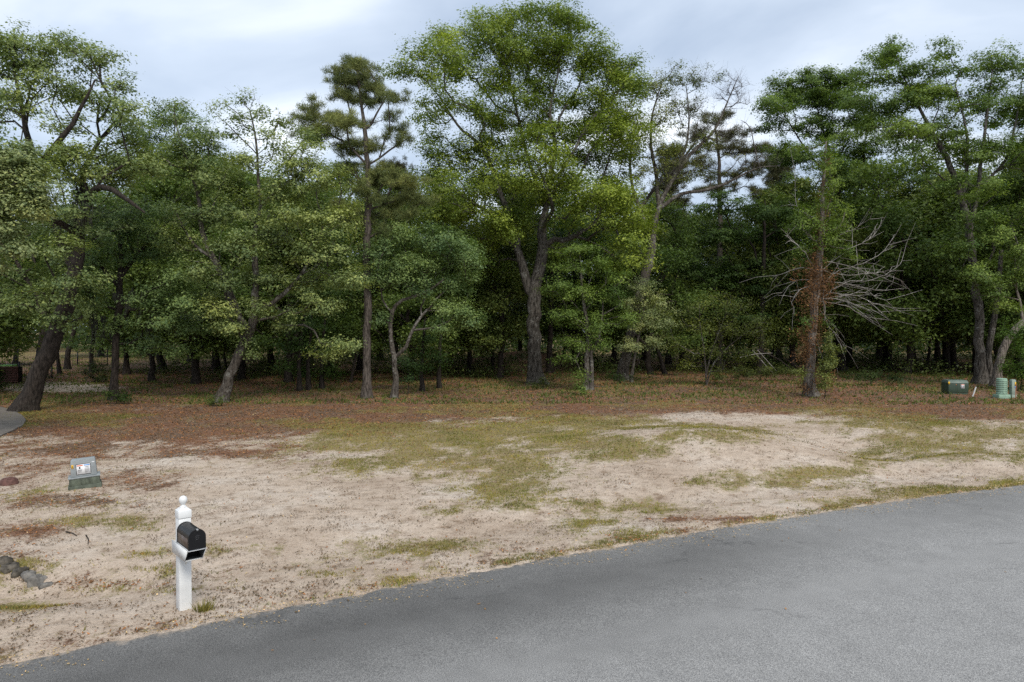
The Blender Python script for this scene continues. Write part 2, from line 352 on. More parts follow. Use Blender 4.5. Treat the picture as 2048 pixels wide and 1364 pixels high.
# road
def asphalt():
    m, n, l, bs = mat('asphalt')
    t = n.new('ShaderNodeTexCoord'); O = t.outputs['Object']
    big = noise_node(n, l, .25, 4, .5, O); mid = noise_node(n, l, 2.2, 5, .6, O); sp = noise_node(n, l, 100, 2, .8, O)
    vo = n.new('ShaderNodeTexVoronoi'); vo.inputs['Scale'].default_value = 55; l.new(O, vo.inputs['Vector'])
    ae = n.new('ShaderNodeAttribute'); ae.attribute_name = 'wear_sheen'
    base = ramp(n, l, mathn(n, l, 'ADD', mathn(n, l, 'MULTIPLY', big.outputs['Fac'], .5), mathn(n, l, 'MULTIPLY', ae.outputs['Fac'], .6)),
                [(.15, (.095, .093, .09)), (.45, (.178, .175, .170)), (.8, (.262, .258, .252))])
    c = mix(n, l, .7, base.outputs[0], ramp(n, l, mid.outputs['Fac'], [(.3, (.86, .86, .86)), (.7, (1.1, 1.1, 1.1))]).outputs[0], 'MULTIPLY')
    c = mix(n, l, 1, c, ramp(n, l, sp.outputs['Fac'], [(.30, (.30, .30, .31)), (.5, (1, 1, 1)), (.66, (1.8, 1.8, 1.76))]).outputs[0], 'MULTIPLY')
    st = mathn(n, l, 'LESS_THAN', vo.outputs['Distance'], .16); rs = mathn(n, l, 'GREATER_THAN', vo.outputs['Color'], .72)
    c = mix(n, l, mathn(n, l, 'MULTIPLY', mathn(n, l, 'MULTIPLY', st, rs), .6), c, (.5, .5, .49))
    # cracks
    mpn = n.new('ShaderNodeMapping'); mpn.inputs['Rotation'].default_value = (0, 0, R(-28)); mpn.inputs['Scale'].default_value = (.09, .33, 1); l.new(O, mpn.inputs[0])
    wob = noise_node(n, l, 2.0, 6, .7, O); va = n.new('ShaderNodeVectorMath'); va.operation = 'SCALE'; l.new(wob.outputs['Color'], va.inputs[0]); va.inputs['Scale'].default_value = .16
    vs = n.new('ShaderNodeVectorMath'); vs.operation = 'ADD'; l.new(mpn.outputs[0], vs.inputs[0]); l.new(va.outputs[0], vs.inputs[1])
    vc = n.new('ShaderNodeTexVoronoi'); vc.feature = 'DISTANCE_TO_EDGE'; vc.inputs['Scale'].default_value = 1; l.new(vs.outputs[0], vc.inputs['Vector'])
    ck = ramp(n, l, vc.outputs['Distance'], [(.0, (1, 1, 1)), (.007, (0, 0, 0))])
    gate = ramp(n, l, noise_node(n, l, .8, 3, .5, O).outputs['Fac'], [(.50, (0, 0, 0)), (.62, (1, 1, 1))])
    c = mix(n, l, mathn(n, l, 'MULTIPLY', mathn(n, l, 'MULTIPLY', ck.outputs[0], gate.outputs[0]), .6), c, (.05, .05, .05))
    ed = n.new('ShaderNodeAttribute'); ed.attribute_name = 'edge'; en = noise_node(n, l, 5, 6, .7, O)
    es = ramp(n, l, mathn(n, l, 'ADD', ed.outputs['Fac'], mathn(n, l, 'MULTIPLY', mathn(n, l, 'SUBTRACT', en.outputs['Fac'], .5), 1.8)), [(.50, (0, 0, 0)), (.85, (1, 1, 1))])
    c = mix(n, l, mathn(n, l, 'MULTIPLY', es.outputs[0], .8), c, (.42, .35, .28))
    l.new(c, bs.inputs['Base Color']); bs.inputs['Roughness'].default_value = .8; bs.inputs['Specular IOR Level'].default_value = .22
    bump(n, l, bs, sp.outputs['Fac'], .6, .012)
    return m
ASPH = asphalt()
xs = np.concatenate([np.linspace(-60, -14, 60), np.linspace(-13.96, 22, 900), np.linspace(22.2, 60, 60)])
ts = np.concatenate([[-.0], [.04, .12], np.linspace(.3, 9, 14)])
XX, TT = np.meshgrid(xs, ts, indexing='ij')
jit = .13 * (fbm(xs * 5, xs * 0 + 4, 33, 5) - .5) + .05 * (fbm(xs * 19, xs * 0 + 2, 34, 2) - .5) + .12 * (fbm(xs * 1.3, xs * 0, 31, 5) - .5) + .16 * (fbm(xs * .5, xs * 0 + 9, 32, 3) - .5)
YY = edge_y(XX) - TT * 1.12 - (jit[:, None] * sstep(.5, 0, TT) + 0)
ZZ = .006 + .02 * sstep(0, 4.5, TT) - .05 * sstep(.02, 0, TT)
rm = grid_mesh('road', XX, YY, ZZ)
rw = .10 + .75 * sstep(.2, 4.5, TT) + .45 * sstep(-1, 9, XX) - .22 * sstep(.3, 1.0, TT) * sstep(2.8, 1.2, TT) * sstep(9, 2, XX)  # road tone: real wear, with sky reflection painted in as well
attr(rm, 'wear_sheen', rw.ravel()); attr(rm, 'edge', np.exp(-TT / .16).ravel())
tag(obj('road', rm, ASPH, smooth=True), kind='structure')

# concrete path curving in at the left
CONC = plain('concrete', (.17, .15, .13), .85, .18, .2, 2.5, bumps=.3)
pe = [ground(*q) for q in ((-260, 808), (-120, 806), (0, 815), (25, 822), (44, 832), (52, 842), (46, 852), (25, 863), (0, 874), (-60, 900), (-160, 940), (-420, 980), (-520, 900))]
b = MB(); top = [(p[0], p[1], p[2] + .05) for p in pe]; bot = [(p[0], p[1], p[2] - .1) for p in pe]; k = len(pe)
b.ngon(top)
for i in range(k):
    j = (i + 1) % k; b.add([bot[i], bot[j], top[j], top[i]], [(0, 1, 2, 3)])
tag(b.build('path', CONC), kind='structure')

# ------------------------------------------------------------------ small ground things, in bulk
def frame_from(nrm, ang):
    ref = np.where(np.abs(nrm[:, 2:3]) > .9, np.array([[1., 0, 0]]), np.array([[0, 0, 1.]]))
    U = np.cross(nrm, ref); U /= np.linalg.norm(U, axis=1)[:, None] + 1e-9; W = np.cross(nrm, U)
    c, s = np.cos(ang)[:, None], np.sin(ang)[:, None]
    return c * U + s * W, -s * U + c * W
def leaf_quads(C, nrm, ang, Ln, Wd):
    A, B = frame_from(nrm, ang); A = A * (Ln / 2)[:, None]; B = B * (Wd / 2)[:, None]
    V = np.stack([C - A, C + B - A * .15, C + A, C - B - A * .15], 1).reshape(-1, 3)
    F = np.arange(len(C) * 4).reshape(-1, 4)
    return V, F
def leaf_tris(C, nrm, ang, Ln, Wd):
    A, B = frame_from(nrm, ang); A = A * (Ln / 2)[:, None]; B = B * (Wd / 2)[:, None]
    V = np.stack([C - A + B * .2, C + A * .55 + B, C + A * .45 - B], 1).reshape(-1, 3)
    return V, np.arange(len(C) * 3).reshape(-1, 3)
def rand_dir(n, r=None):
    v = (r or rng).normal(size=(n, 3)); return v / np.linalg.norm(v, axis=1)[:, None]
def scatter(n, ymin, ymax, sel, pw=1.0):
    """points on the lot, thinning with distance from the road"""
    D = ymin * (ymax / ymin) ** (rng.random(n) ** pw); x = (rng.random(n) * 2 - 1) * (D * .86 + 1.5)
    z = h(x, D); d = road_d(x, D); g, l = masks(x, D, z)
    keep = (rng.random(n) < sel(g, l, x, D)) & (d > -.02)
    return x[keep], D[keep], z[keep]
def make_grass(name, label, n, ymin, ymax, sel, hh, ww, col, blades=2):
    x, y, z = scatter(n, ymin, ymax, sel)
    x = np.repeat(x, blades) + rng.normal(0, .02, len(x) * blades); y = np.repeat(y, blades) + rng.normal(0, .02, len(y) * blades); z = h(x, y)
    m = len(x); sc = 1 + np.clip((y - 12) / 22, 0, 2)
    H = hh * (.5 + rng.random(m)) * (.8 + .2 * sc); W = ww * (.7 + .6 * rng.random(m)) * sc
    a = rng.random(m) * 2 * PI; lx = rng.normal(0, .6, m) * H; ly = rng.normal(0, .6, m) * H
    p0 = np.stack([x - np.cos(a) * W / 2, y - np.sin(a) * W / 2, z - .004], 1); p1 = np.stack([x + np.cos(a) * W / 2, y + np.sin(a) * W / 2, z - .004], 1)
    p2 = np.stack([x + lx, y + ly, z + H], 1)
    me = mesh_np(name, np.stack([p0, p1, p2], 1).reshape(-1, 3), [np.arange(m * 3).reshape(-1, 3)])
    tt = np.clip(.15 + .55 * vnoise(x * 1.3, y * 1.3, 77) + rng.normal(0, .16, m), 0, 1); attr(me, 'tint', np.repeat(tt, 3))
    o = obj(name, me, GRASSM); o.color = (*col, 1); tag(o, label, None, kind='stuff'); return o
make_grass('grass', 'short dry olive grass in patches over the sandy lot', 330000, 8, 34, lambda g, l, x, y: sstep(.3, .8, g) * .7, .034, .012, (.25, .215, .08))
make_grass('green_grass', 'greener grass tufts along the road edge and in the hollows', 120000, 8, 30,
           lambda g, l, x, y: sstep(.35,.8,g) * sstep(.52, .66, fbm(x * .5, y * .5, 55)) * .9 + .55 * sstep(.35, .1, road_d(x, y)) * sstep(.45, .6, fbm(x * .8, y * .8, 56)), .05, .012, (.19, .20, .05))
make_grass('sparse_weeds', 'tiny scattered weeds growing on the open sand', 26000, 8, 30,
           lambda g, l, x, y: .5 * sstep(.60, .72, fbm(x * 1.4, y * 1.4, 57)), .045, .014, (.13, .12, .045))
make_grass('forest_floor_grass', 'thin grass and seedlings on the shaded leaf floor', 120000, 33, 95,
           lambda g, l, x, y: .25 * sstep(.48, .62, fbm(x * .3, y * .3, 58)) + .1, .11, .03, (.10, .13, .04))
def make_litter(name, label, n, ymin, ymax, sel, ln, col, cseed):
    x, y, z = scatter(n, ymin, ymax, sel); m = len(x)
    sc = 1 + np.clip((y - 14) / 24, 0, 2.2)
    nr_ = rand_dir(m) * .55 + np.array([0, 0, 1.]); nr_ /= np.linalg.norm(nr_, axis=1)[:, None]
    V, F = leaf_quads(np.stack([x, y, z + .012 + .012 * rng.random(m)], 1), nr_, rng.random(m) * 7, ln * sc * (.5 + rng.random(m)), ln * .42 * sc * (.5 + rng.random(m)))
    me = mesh_np(name, V, [F]); tt = np.clip(rng.beta(1.6, 2.2, m), 0, 1); attr(me, 'tint', np.repeat(tt, 4))
    o = obj(name, me, DEADLEAF); o.color = (*col, 1); tag(o, label, None, kind='stuff'); return o
make_litter('leaf_litter', 'fallen reddish brown leaves covering the ground under the trees', 330000, 8, 60, lambda g, l, x, y: sstep(.3, .8, l) * .8 + .015, .050, (.22, .105, .058), 1)
make_litter('dry_debris', 'small dark crumbs of bark and dead grass on the sand', 190000, 7, 32,
            lambda g, l, x, y: .10 + .8 * sstep(.5, .64, fbm(x * 2.6, y * 2.6, 66)), .034, (.10, .062, .04), 2)
def road_scatter(name, label, n, lo, hi, ln, col, seed):
    r = np.random.default_rng(seed); x = r.uniform(-7, 16, n); t_ = lo + (hi - lo) * r.random(n) ** 2.2; y = edge_y(x) - t_ * 1.12
    k = vnoise(x * 1.3, y * 1.3, 91) > .35; x, y, t_ = x[k], y[k], t_[k]; m = len(x)
    nr_ = rand_dir(m, r) * .35 + np.array([0, 0, 1.]); nr_ /= np.linalg.norm(nr_, axis=1)[:, None]
    V, F = leaf_quads(np.stack([x, y, .016 + .02 * sstep(0, 4.5, t_) + .006 * r.random(m)], 1), nr_, r.random(m) * 7, ln * (.5 + r.random(m)), ln * .5 * (.5 + r.random(m)))
    me = mesh_np(name, V, [F]); attr(me, 'tint', np.repeat(r.random(m), 4)); o = obj(name, me, DEADLEAF); o.color = (*col, 1); tag(o, label, None, kind='stuff')
road_scatter('edge_crumbs', 'sand and asphalt crumbs and leaf bits strewn along the road edge', 5200, -.12, .55, .028, (.34, .26, .19), 1)
road_scatter('road_leaves', 'few dry leaves lying on the asphalt', 150, .1, 6.0, .045, (.20, .12, .07), 2)
make_litter('pale_chips', 'pale dry leaf chips sprinkled over the lot', 40000, 8, 50, lambda g, l, x, y: .10 + l * .2, .035, (.42, .33, .24), 3)

# ------------------------------------------------------------------ trees
def catmull(pts, rad, step=.5):
    pts = np.asarray(pts, float); out = []; ro = []
    if len(pts) < 2: return pts, np.asarray(rad)
    ext = np.vstack([2 * pts[0] - pts[1], pts, 2 * pts[-1] - pts[-2]])
    for i in range(len(pts) - 1):
        p0, p1, p2, p3 = ext[i:i + 4]; n = max(2, int(np.linalg.norm(p2 - p1) / step))
        for k in range(n):
            t = k / n
            out.append(.5 * ((2 * p1) + (-p0 + p2) * t + (2 * p0 - 5 * p1 + 4 * p2 - p3) * t * t + (-p0 + 3 * p1 - 3 * p2 + p3) * t ** 3))
            ro.append(rad[i] * (1 - t) + rad[i + 1] * t)
    out.append(pts[-1]); ro.append(rad[-1])
    return np.array(out), np.array(ro)
def tubes(chains, rings, lump, flare_z=None):
    """chains: list of (pts, radii). One welded mesh of tapered tubes."""
    Vs = []; F4 = []; F3 = []; off = 0
    groups = {}
    for p, r in chains:
        s = rings(r[0]); groups.setdefault(s, []).append((p, r))
    for s, cl in groups.items():
        Pn = np.vstack([c[0] for c in cl]); Rn = np.concatenate([c[1] for c in cl])
        Tn = np.vstack([np.gradient(c[0], axis=0) for c in cl]); Tn /= np.linalg.norm(Tn, axis=1)[:, None] + 1e-9
        first = np.concatenate([np.full(len(c[0]), abs(c[0][-1][2] - c[0][0][2]) > .6 * np.linalg.norm(c[0][-1] - c[0][0]) + 1e-6) for c in cl])
        ref = np.where(first[:, None], np.array([[.95, .3, .05]]), np.array([[.08, .05, 1.]]))
        U = np.cross(Tn, ref); U /= np.linalg.norm(U, axis=1)[:, None] + 1e-9; W = np.cross(Tn, U)
        a = np.arange(s) * 2 * PI / s
        rr = Rn[:, None] * np.ones((1, s))
        if s >= 8:
            hz = Pn[:, 2:3]; rr = rr * (1 + lump * (vnoise(a[None, :] * 1.3 + 3, hz * 1.1, 5) - .5) + lump * .8 * (vnoise(a[None, :] * 3.2, hz * .35 + 7, 6) - .5))
            if flare_z is not None:
                hh = np.clip(hz - flare_z, 0, 9); rr = rr * (1 + (.45 + .35 * np.sin(a * 3 + 1) + .2 * np.sin(a * 5)) * np.exp(-hh / .38))
        V = (Pn[:, None] + rr[..., None] * (np.cos(a)[None, :, None] * U[:, None] + np.sin(a)[None, :, None] * W[:, None])).reshape(-1, 3)
        lens = [len(c[0]) for c in cl]; idx = np.concatenate([np.arange(n - 1) + o for n, o in zip(lens, np.concatenate([[0], np.cumsum(lens)[:-1]]))]) if sum(lens) > len(lens) else np.zeros(0, int)
        i0 = idx[:, None] * s + np.arange(s)[None]; i1 = idx[:, None] * s + (np.arange(s) + 1)[None] % s
        F4.append((np.stack([i0, i1, i1 + s, i0 + s], -1).reshape(-1, 4)) + off)
        Vs.append(V); off += len(V)
    return np.vstack(Vs), [np.vstack(F4)]
def skeleton(polys, tufts, r, bf=.35, wob=.12, seg=.7, tipr=.011, lift=.12, min_attach=0.25):
    """polys: [(pts, rad)] trunk first. Returns chains."""
    pos = []; par = []; rad0 = []; pl = []; ok = []
    trunk_ids = None
    for q, (pts, rd) in enumerate(polys):
        cp, cr_ = catmull(pts, rd)
        cp = cp + r.normal(0, 1, cp.shape) * .18 * np.minimum(cr_, .3)[:, None] * (np.arange(len(cp)) > 0)[:, None]
        if q == 0: prev = -1
        else:
            prev = int(np.argmin(np.linalg.norm(np.array(pos) - cp[0], axis=1))); cp = cp[1:]; cr_ = cr_[1:]
        n0 = len(cp)
        for i in range(n0):
            pl.append(0 if prev < 0 else pl[prev] + np.linalg.norm(cp[i] - pos[prev]))
            pos.append(cp[i]); par.append(prev); rad0.append(cr_[i]); prev = len(pos) - 1
            ok.append(q > 0 or i > n0 * min_attach)
    nfix = len(pos)
    cap = nfix + len(tufts) * 8 + 50
    Pp = np.zeros((cap, 3)); Pp[:nfix] = pos; PL = np.zeros(cap); PL[:nfix] = pl; OK = np.zeros(cap); OK[:nfix] = np.where(ok, 0, 1e6)
    par += [-1] * (cap - nfix); n = nfix; tips = []
    base = Pp[:nfix][np.array(ok)]
    dist = np.array([np.min(np.linalg.norm(base - t, axis=1)) for t in tufts]) if len(tufts) else []
    for ti in np.argsort(dist):
        t = tufts[ti]; dd = np.linalg.norm(Pp[:n] - t, axis=1)
        up = np.clip(Pp[:n, 2] - t[2], 0, None)
        c = dd + bf * PL[:n] + OK[:n] + .5 * up
        j = int(np.argmin(c)); L = dd[j]; k = max(1, min(7, int(L / seg)))
        a = Pp[j].copy(); bow = np.array([0, 0, lift * L]) + r.normal(0, wob, 3) * L * .5; prev = j
        for i in range(1, k + 1):
            s = i / k; q = a * (1 - s) + t * s + bow * math.sin(PI * s) + (r.normal(0, wob, 3) * min(L / k, .8) if i < k else 0)
            Pp[n] = q; par[n] = prev; PL[n] = PL[prev] + np.linalg.norm(q - Pp[prev]); prev = n; n += 1
        tips.append(prev)
    Pp = Pp[:n]; par = np.array(par[:n])
    w = np.zeros(n); w[tips] = 1.0
    for i in range(n - 1, 0, -1):
        if i >= nfix or par[i] >= 0: w[par[i]] += w[i]
    rad = tipr * np.maximum(w, .6) ** (1 / 2.1)
    rad[:nfix] = np.array(rad0)
    for i in range(nfix, n): rad[i] = min(rad[i], .72 * rad[par[i]] if par[i] < nfix else rad[par[i]])
    kids = {}
    for i in range(1, n): kids.setdefault(par[i], []).append(i)
    chains = []; stack = [(0, None)]
    while stack:
        i, pr = stack.pop(); idx = ([pr] if pr is not None else []) + [i]; j = i
        while j in kids:
            ks = kids[j]
            if j < nfix and (j + 1) in ks and j + 1 < nfix: b_ = j + 1
            else: b_ = max(ks, key=lambda q: rad[q])
            for q in ks:
                if q != b_: stack.append((q, j))
            j = b_; idx.append(j)
        if len(idx) > 1:
            rr = rad[idx].copy()
            if pr is not None: rr[0] = rr[1]
            rr[-1] *= .5 if idx[-1] >= nfix or True else 1
            chains.append((Pp[idx], rr))
    return chains
def tuft_leaves(T, nl, sx, sz, L, W, r, upb=.6, tint=None, needle=False, spread=.16, nv=None):
    m = len(T) * nl
    C0 = np.repeat(T, nl, 0); off = r.normal(size=(m, 3)) * np.array([sx, sx, sz]); C = C0 + off
    if needle:
        dr = rand_dir(m, r) + np.array([0, 0, .35]); dr /= np.linalg.norm(dr, axis=1)[:, None]
        ln = L * (.6 + .6 * r.random(m)); sd_ = np.cross(dr, rand_dir(m, r)); sd_ /= np.linalg.norm(sd_, axis=1)[:, None]
        a = C; bb = C + dr * ln[:, None]; w = sd_ * (W / 2)
        V = np.stack([a - w, a + w, bb], 1).reshape(-1, 3); F = np.arange(m * 3).reshape(-1, 3); k = 3
    else:
        nn = rand_dir(m, r) * .72 + np.array([0, 0, upb]) + off / np.linalg.norm(off, axis=1)[:, None] * .35 + (0 if nv is None else np.repeat(nv, nl, 0) * .9); nn /= np.linalg.norm(nn, axis=1)[:, None]
        s = .45 + 1.1 * r.random(m) ** 1.3
        V, F = leaf_tris(C, nn, r.random(m) * 7, L * 1.22 * s, W * 1.3 * s); k = 3
    tt = np.repeat(tint if tint is not None else np.full(len(T), .45), nl) + r.normal(0, spread, m)
    return V, F, np.repeat(np.clip(tt, 0, 1), k)
RINGS = lambda r0: 14 if r0 > .16 else 8 if r0 > .08 else 5 if r0 > .03 else 3
def twigs(T, r, n=5, L=.55, rad=.006):
    ch = []
    for t in T:
        for _ in range(n):
            d = rand_dir(1, r)[0] + np.array([0, 0, .5]); l_ = L * (.4 + r.random())
            m_ = t + d * l_ * .5 + r.normal(0, .06, 3); e_ = t + d * l_ + r.normal(0, .1, 3)
            ch.append((np.array([t, m_, e_]), np.array([rad, rad * .8, rad * .3])))
    return ch
def clump_tufts(clumps, D, r, dens):
    """clumps: (px, py, rx, ry, dd=0, leafy=1, tintshift=0)"""
    T = []; LV = []; TI = []; NV = []
    for c in clumps:
        c = list(c) + [0, 1, 0][len(c) - 4:] if len(c) < 7 else list(c)
        px, py, rx, ry, dd, lv, ts_ = c
        Dc = D + dd; ctr = P(px, py, Dc); s = Dc / FPX; a = rx * s; b_ = ry * s; dp = (a + b_) * .5
        n = max(3, int(PI * a * b_ * dens + .5))
        v = rand_dir(n, r) * (r.random((n, 1)) ** .5) * r.uniform(.85, 1.2, (n, 1)); v[:, 2] = np.where(v[:, 2] < -.3, v[:, 2] * .7, v[:, 2])
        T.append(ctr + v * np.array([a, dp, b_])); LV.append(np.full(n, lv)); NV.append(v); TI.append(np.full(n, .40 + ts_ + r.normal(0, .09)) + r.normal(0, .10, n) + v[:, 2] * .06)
    return np.vstack(T), np.concatenate(LV), np.concatenate(TI), np.vstack(NV)
def tree(name, label, cat, base, trunk, limbs, clumps, color, bark=BARK, seed=1, D=None, dens=3.2, nl=80, L=.115, W=.062, sx=.30, sz=.15, needle=False,
         leafmat=None, bf=.35, upb=1.0, twig=0, moss=None, group=None, wob=.12, lift=.12, min_attach=.25, tipr=.011, extra_trunks=(), spread=.16):
    r = np.random.default_rng(seed)
    g = ground(*base); D = g[1] if D is None else D
    g = np.array((P(base[0], base[1], D)[0], D, float(h(P(base[0], base[1], D)[0], D)))) if D != g[1] else g
    root = thing(name, label, cat, tuple(g), 0, group)
    def poly(pl, first):
        pts = []; rd = []
        for q in pl:
            px, py, rr = q[:3]; dd = q[3] if len(q) > 3 else 0
            pts.append(P(px, py, D + dd) - g); rd.append(rr)
        if first:
            pts[0] = np.array((pts[0][0], pts[0][1], -.15))
        return np.array(pts), rd
    polys = [poly([(base[0], base[1], trunk[0][2])] + list(trunk[1:]), True)]
    for lm in limbs: polys.append(poly(lm, False))
    T, LV, TI, NV = clump_tufts(clumps, D, r, dens * 1.45); T = T - g; sx *= .88; sz *= .88
    nl = int(nl * 1.32); L *= .95; W *= .95
    T[:, 2] = np.maximum(T[:, 2], .25)
    ch = skeleton(polys, T, r, bf, wob, tipr=tipr, lift=lift, min_attach=min_attach)
    for et in extra_trunks:
        p_, r_ = poly(et, True); cp, cr2 = catmull(p_, r_); ch.append((cp, cr2))
    if twig: ch += twigs(T[LV < .6], r, twig)
    V, F = tubes(ch, RINGS, .22, 0.0)
    me = mesh_np('trunk', V, F); obj('trunk', me, bark, root, smooth=True)
    cnt = (r.random(len(T)) < LV)
    lowl = LV < .99
    Tl = np.vstack([T[cnt]]) if cnt.any() else T[:1]
    V, F, tt = tuft_leaves(Tl, nl, sx, sz, L, W, r, upb, TI[cnt] if cnt.any() else None, needle, spread, NV[cnt] if cnt.any() else None)
    me = mesh_np('crown', V, [F]); attr(me, 'tint', tt)
    cr_ = obj('crown', me, leafmat or (NEEDLE if needle else LEAF), root); cr_.color = (*color, 1)
    if moss:
        b = []
        mb = MB()
        for (px, py, ln, w) in moss:
            c = P(px, py, D + r.uniform(-.8, .5)) - g
            for _b in range(9):
                cb = c + r.normal(0, 1, 3) * np.array([w * 1.8, w * 2, .35]); lb = ln * r.uniform(.25, .75)
                for _ in range(16):
                    p0 = cb + r.normal(0, 1, 3) * np.array([.07, .07, .05]); l_ = lb * (.4 + .7 * r.random())
                    q = np.array([p0, p0 + np.array([r.normal(0, .04), r.normal(0, .04), -l_ * .5]), p0 + np.array([r.normal(0, .07), r.normal(0, .07), -l_])])
                    u = np.array([r.normal(), r.normal(), 0]); u /= np.linalg.norm(u); ww = .014
                    mb.add([q[0] - u * ww, q[0] + u * ww, q[1] + u * ww * 1.3, q[1] - u * ww * 1.3, q[2]], [(0, 1, 2, 3), (3, 2, 4)])
        mb.build('hanging_moss', MOSS, root)['kind'] = 'stuff'
    return root

def fillpoly(poly, n, rx, ry, seed, dd=1.5, lv=1, ts=0):
    r = np.random.default_rng(seed); pl = np.array(poly, float); x0, y0 = pl.min(0); x1, y1 = pl.max(0); out = []; tries = 0
    while len(out) < n and tries < 9000:
        tries += 1; q = np.array([r.uniform(x0, x1), r.uniform(y0, y1)]); ins = False; j = len(pl) - 1
        for i in range(len(pl)):
            if (pl[i, 1] > q[1]) != (pl[j, 1] > q[1]) and q[0] < (pl[j, 0] - pl[i, 0]) * (q[1] - pl[i, 1]) / (pl[j, 1] - pl[i, 1]) + pl[i, 0]: ins = not ins
            j = i
        if ins and all(abs(q[0] - o[0]) / rx + abs(q[1] - o[1]) / ry > .6 for o in out):
            out.append((q[0], q[1], rx * r.uniform(.7, 1.2), ry * r.uniform(.7, 1.2), r.normal(0, dd), lv, ts + r.normal(0, .05)))
    return out
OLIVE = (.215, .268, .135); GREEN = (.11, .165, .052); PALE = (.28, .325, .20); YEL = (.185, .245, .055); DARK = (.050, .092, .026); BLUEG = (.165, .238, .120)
# --- left group
tree('live_oak', 'big leaning dark oak beside the curved concrete path, far left', 'tree', (50, 822),
     [(50, 822, .44), (74, 760, .37), (104, 680, .35), (133, 610, .33), (150, 540, .28), (158, 470, .24), (165, 420, .2)],
     [[(150, 540, .22), (115, 460, .2, 1), (85, 400, .18, 1), (72, 340, .16, .5), (60, 290, .13), (45, 230, .09), (32, 160, .06), (18, 90, .03)],
      [(72, 340, .13), (100, 305, .13, -.5), (130, 270, .11, -1), (160, 220, .08, -1), (190, 160, .04, -1)],
      [(165, 420, .15), (190, 378, .13, -1), (225, 378, .11, -1.5), (255, 400, .08, -2), (290, 425, .05, -2)],
      [(158, 470, .16), (110, 440, .14, -1), (60, 430, .1, -2), (0, 400, .08, -3)],
      [(165, 420, .14), (170, 340, .11, 1), (200, 280, .08, 1), (240, 230, .05, 1)]],
     [(20, 80, 40, 40), (0, 120, 50, 60), (60, 110, 60, 35), (120, 95, 60, 30), (175, 125, 45, 35), (90, 170, 60, 35), (160, 180, 65, 35, 0, .8), (215, 195, 45, 32), (245, 235, 45, 35),
      (150, 245, 55, 30, 0, .7), (20, 215, 35, 30, 0, .6), (205, 290, 60, 40, 0, .8), (270, 280, 45, 40), (110, 330, 60, 35), (190, 350, 80, 35), (110, 540, 80, 45, 1, 1, -.15), (50, 600, 60, 50, 1, 1, -.1),
      (160, 470, 90, 45, 1, 1, -.2), (20, 580, 50, 60, 2, 1, -.1), (140, 620, 60, 45, 2, 1, -.15), (240, 340, 50, 40), (300, 330, 45, 40), (-40, 200, 70, 80), (-60, 90, 60, 60), (-100, 350, 80, 90), (-90, 500, 80, 80),
      (120, 410, 70, 40, -2, 1, -.1), (220, 430, 70, 40, 2, 1, -.15), (80, 470, 60, 40, 3, 1, -.2), (130, 500, 60, 30, -2.5, 1, -.1), (165, 560, 55, 30, -2, 1, -.12), (90, 590, 55, 34, -2, 1, -.12), (110, 640, 45, 24, -1.5, 1, -.1), (150, 300, 50, 26, -1), (80, 250, 40, 24, -1, .9), (100, 350, 60, 30, -2)] + fillpoly([(0, 60), (60, 60), (180, 90), (250, 170), (300, 260), (260, 380), (0, 300)], 20, 44, 26, 111, 1.5, .85),
     OLIVE, BARK_D, 11, dens=3.4, nl=80, moss=[(165, 400, 1.8, .12), (152, 430, 1.4, .1)])
tree('live_oak', 'pale glossy oak foliage reaching in at the left edge, nearest tree to the utility box', 'tree', (-170, 905),
     [(-170, 905, .3), (-165, 800, .26), (-150, 700, .24), (-130, 600, .2), (-110, 520, .17)],
     [[(-110, 520, .13), (-60, 460, .1), (-10, 430, .07), (30, 400, .04)], [(-110, 520, .12), (-80, 440, .09), (-30, 370, .06), (20, 330, .03)]],
     [(15, 305, 55, 32), (55, 345, 50, 36), (30, 395, 65, 45), (82, 385, 36, 38), (-40, 330, 80, 60), (12, 455, 50, 32), (30, 495, 32, 34), (-50, 420, 80, 80), (-30, 520, 50, 40), (75, 420, 30, 28), (0, 350, 60, 50), (-130, 400, 90, 100), (-140, 540, 60, 60)],
     PALE, BARK, 12, dens=11, nl=110, L=.085, W=.05, sx=.17, sz=.11, upb=1.2)
tree('live_oak', 'slim straight dark-trunked oak right of the leaning oak', 'tree', (228, 800),
     [(228, 800, .21), (230, 740, .18), (232, 690, .17), (236, 620, .16), (240, 575, .15), (243, 540, .13), (240, 480, .1)],
     [[(240, 575, .12), (215, 548, .1), (190, 520, .07), (160, 500, .05)], [(240, 560, .12), (265, 520, .1), (300, 480, .07), (330, 450, .04)], [(236, 620, .07), (270, 600, .06), (310, 585, .05), (350, 570, .03)]],
     [(340, 555, 60, 34, -1.5, 1, .1), (300, 590, 60, 38, -1, 1, .05), (380, 600, 48, 40, -1.5, 1, .08), (325, 635, 70, 32, -1), (260, 500, 70, 40), (195, 515, 70, 40), (150, 555, 60, 40), (240, 440, 80, 45),
      (330, 480, 80, 40), (380, 650, 40, 30), (280, 690, 45, 25, .5, 1, -.1), (165, 690, 35, 22), (350, 700, 32, 24), (300, 420, 60, 36), (180, 600, 50, 30), (240, 650, 30, 22)],
     BLUEG, BARK_D, 13, dens=3.6, nl=90, moss=[(262, 590, 1.6, .22), (205, 640, 1.5, .2), (320, 630, 1.0, .3)])
T3K = 1
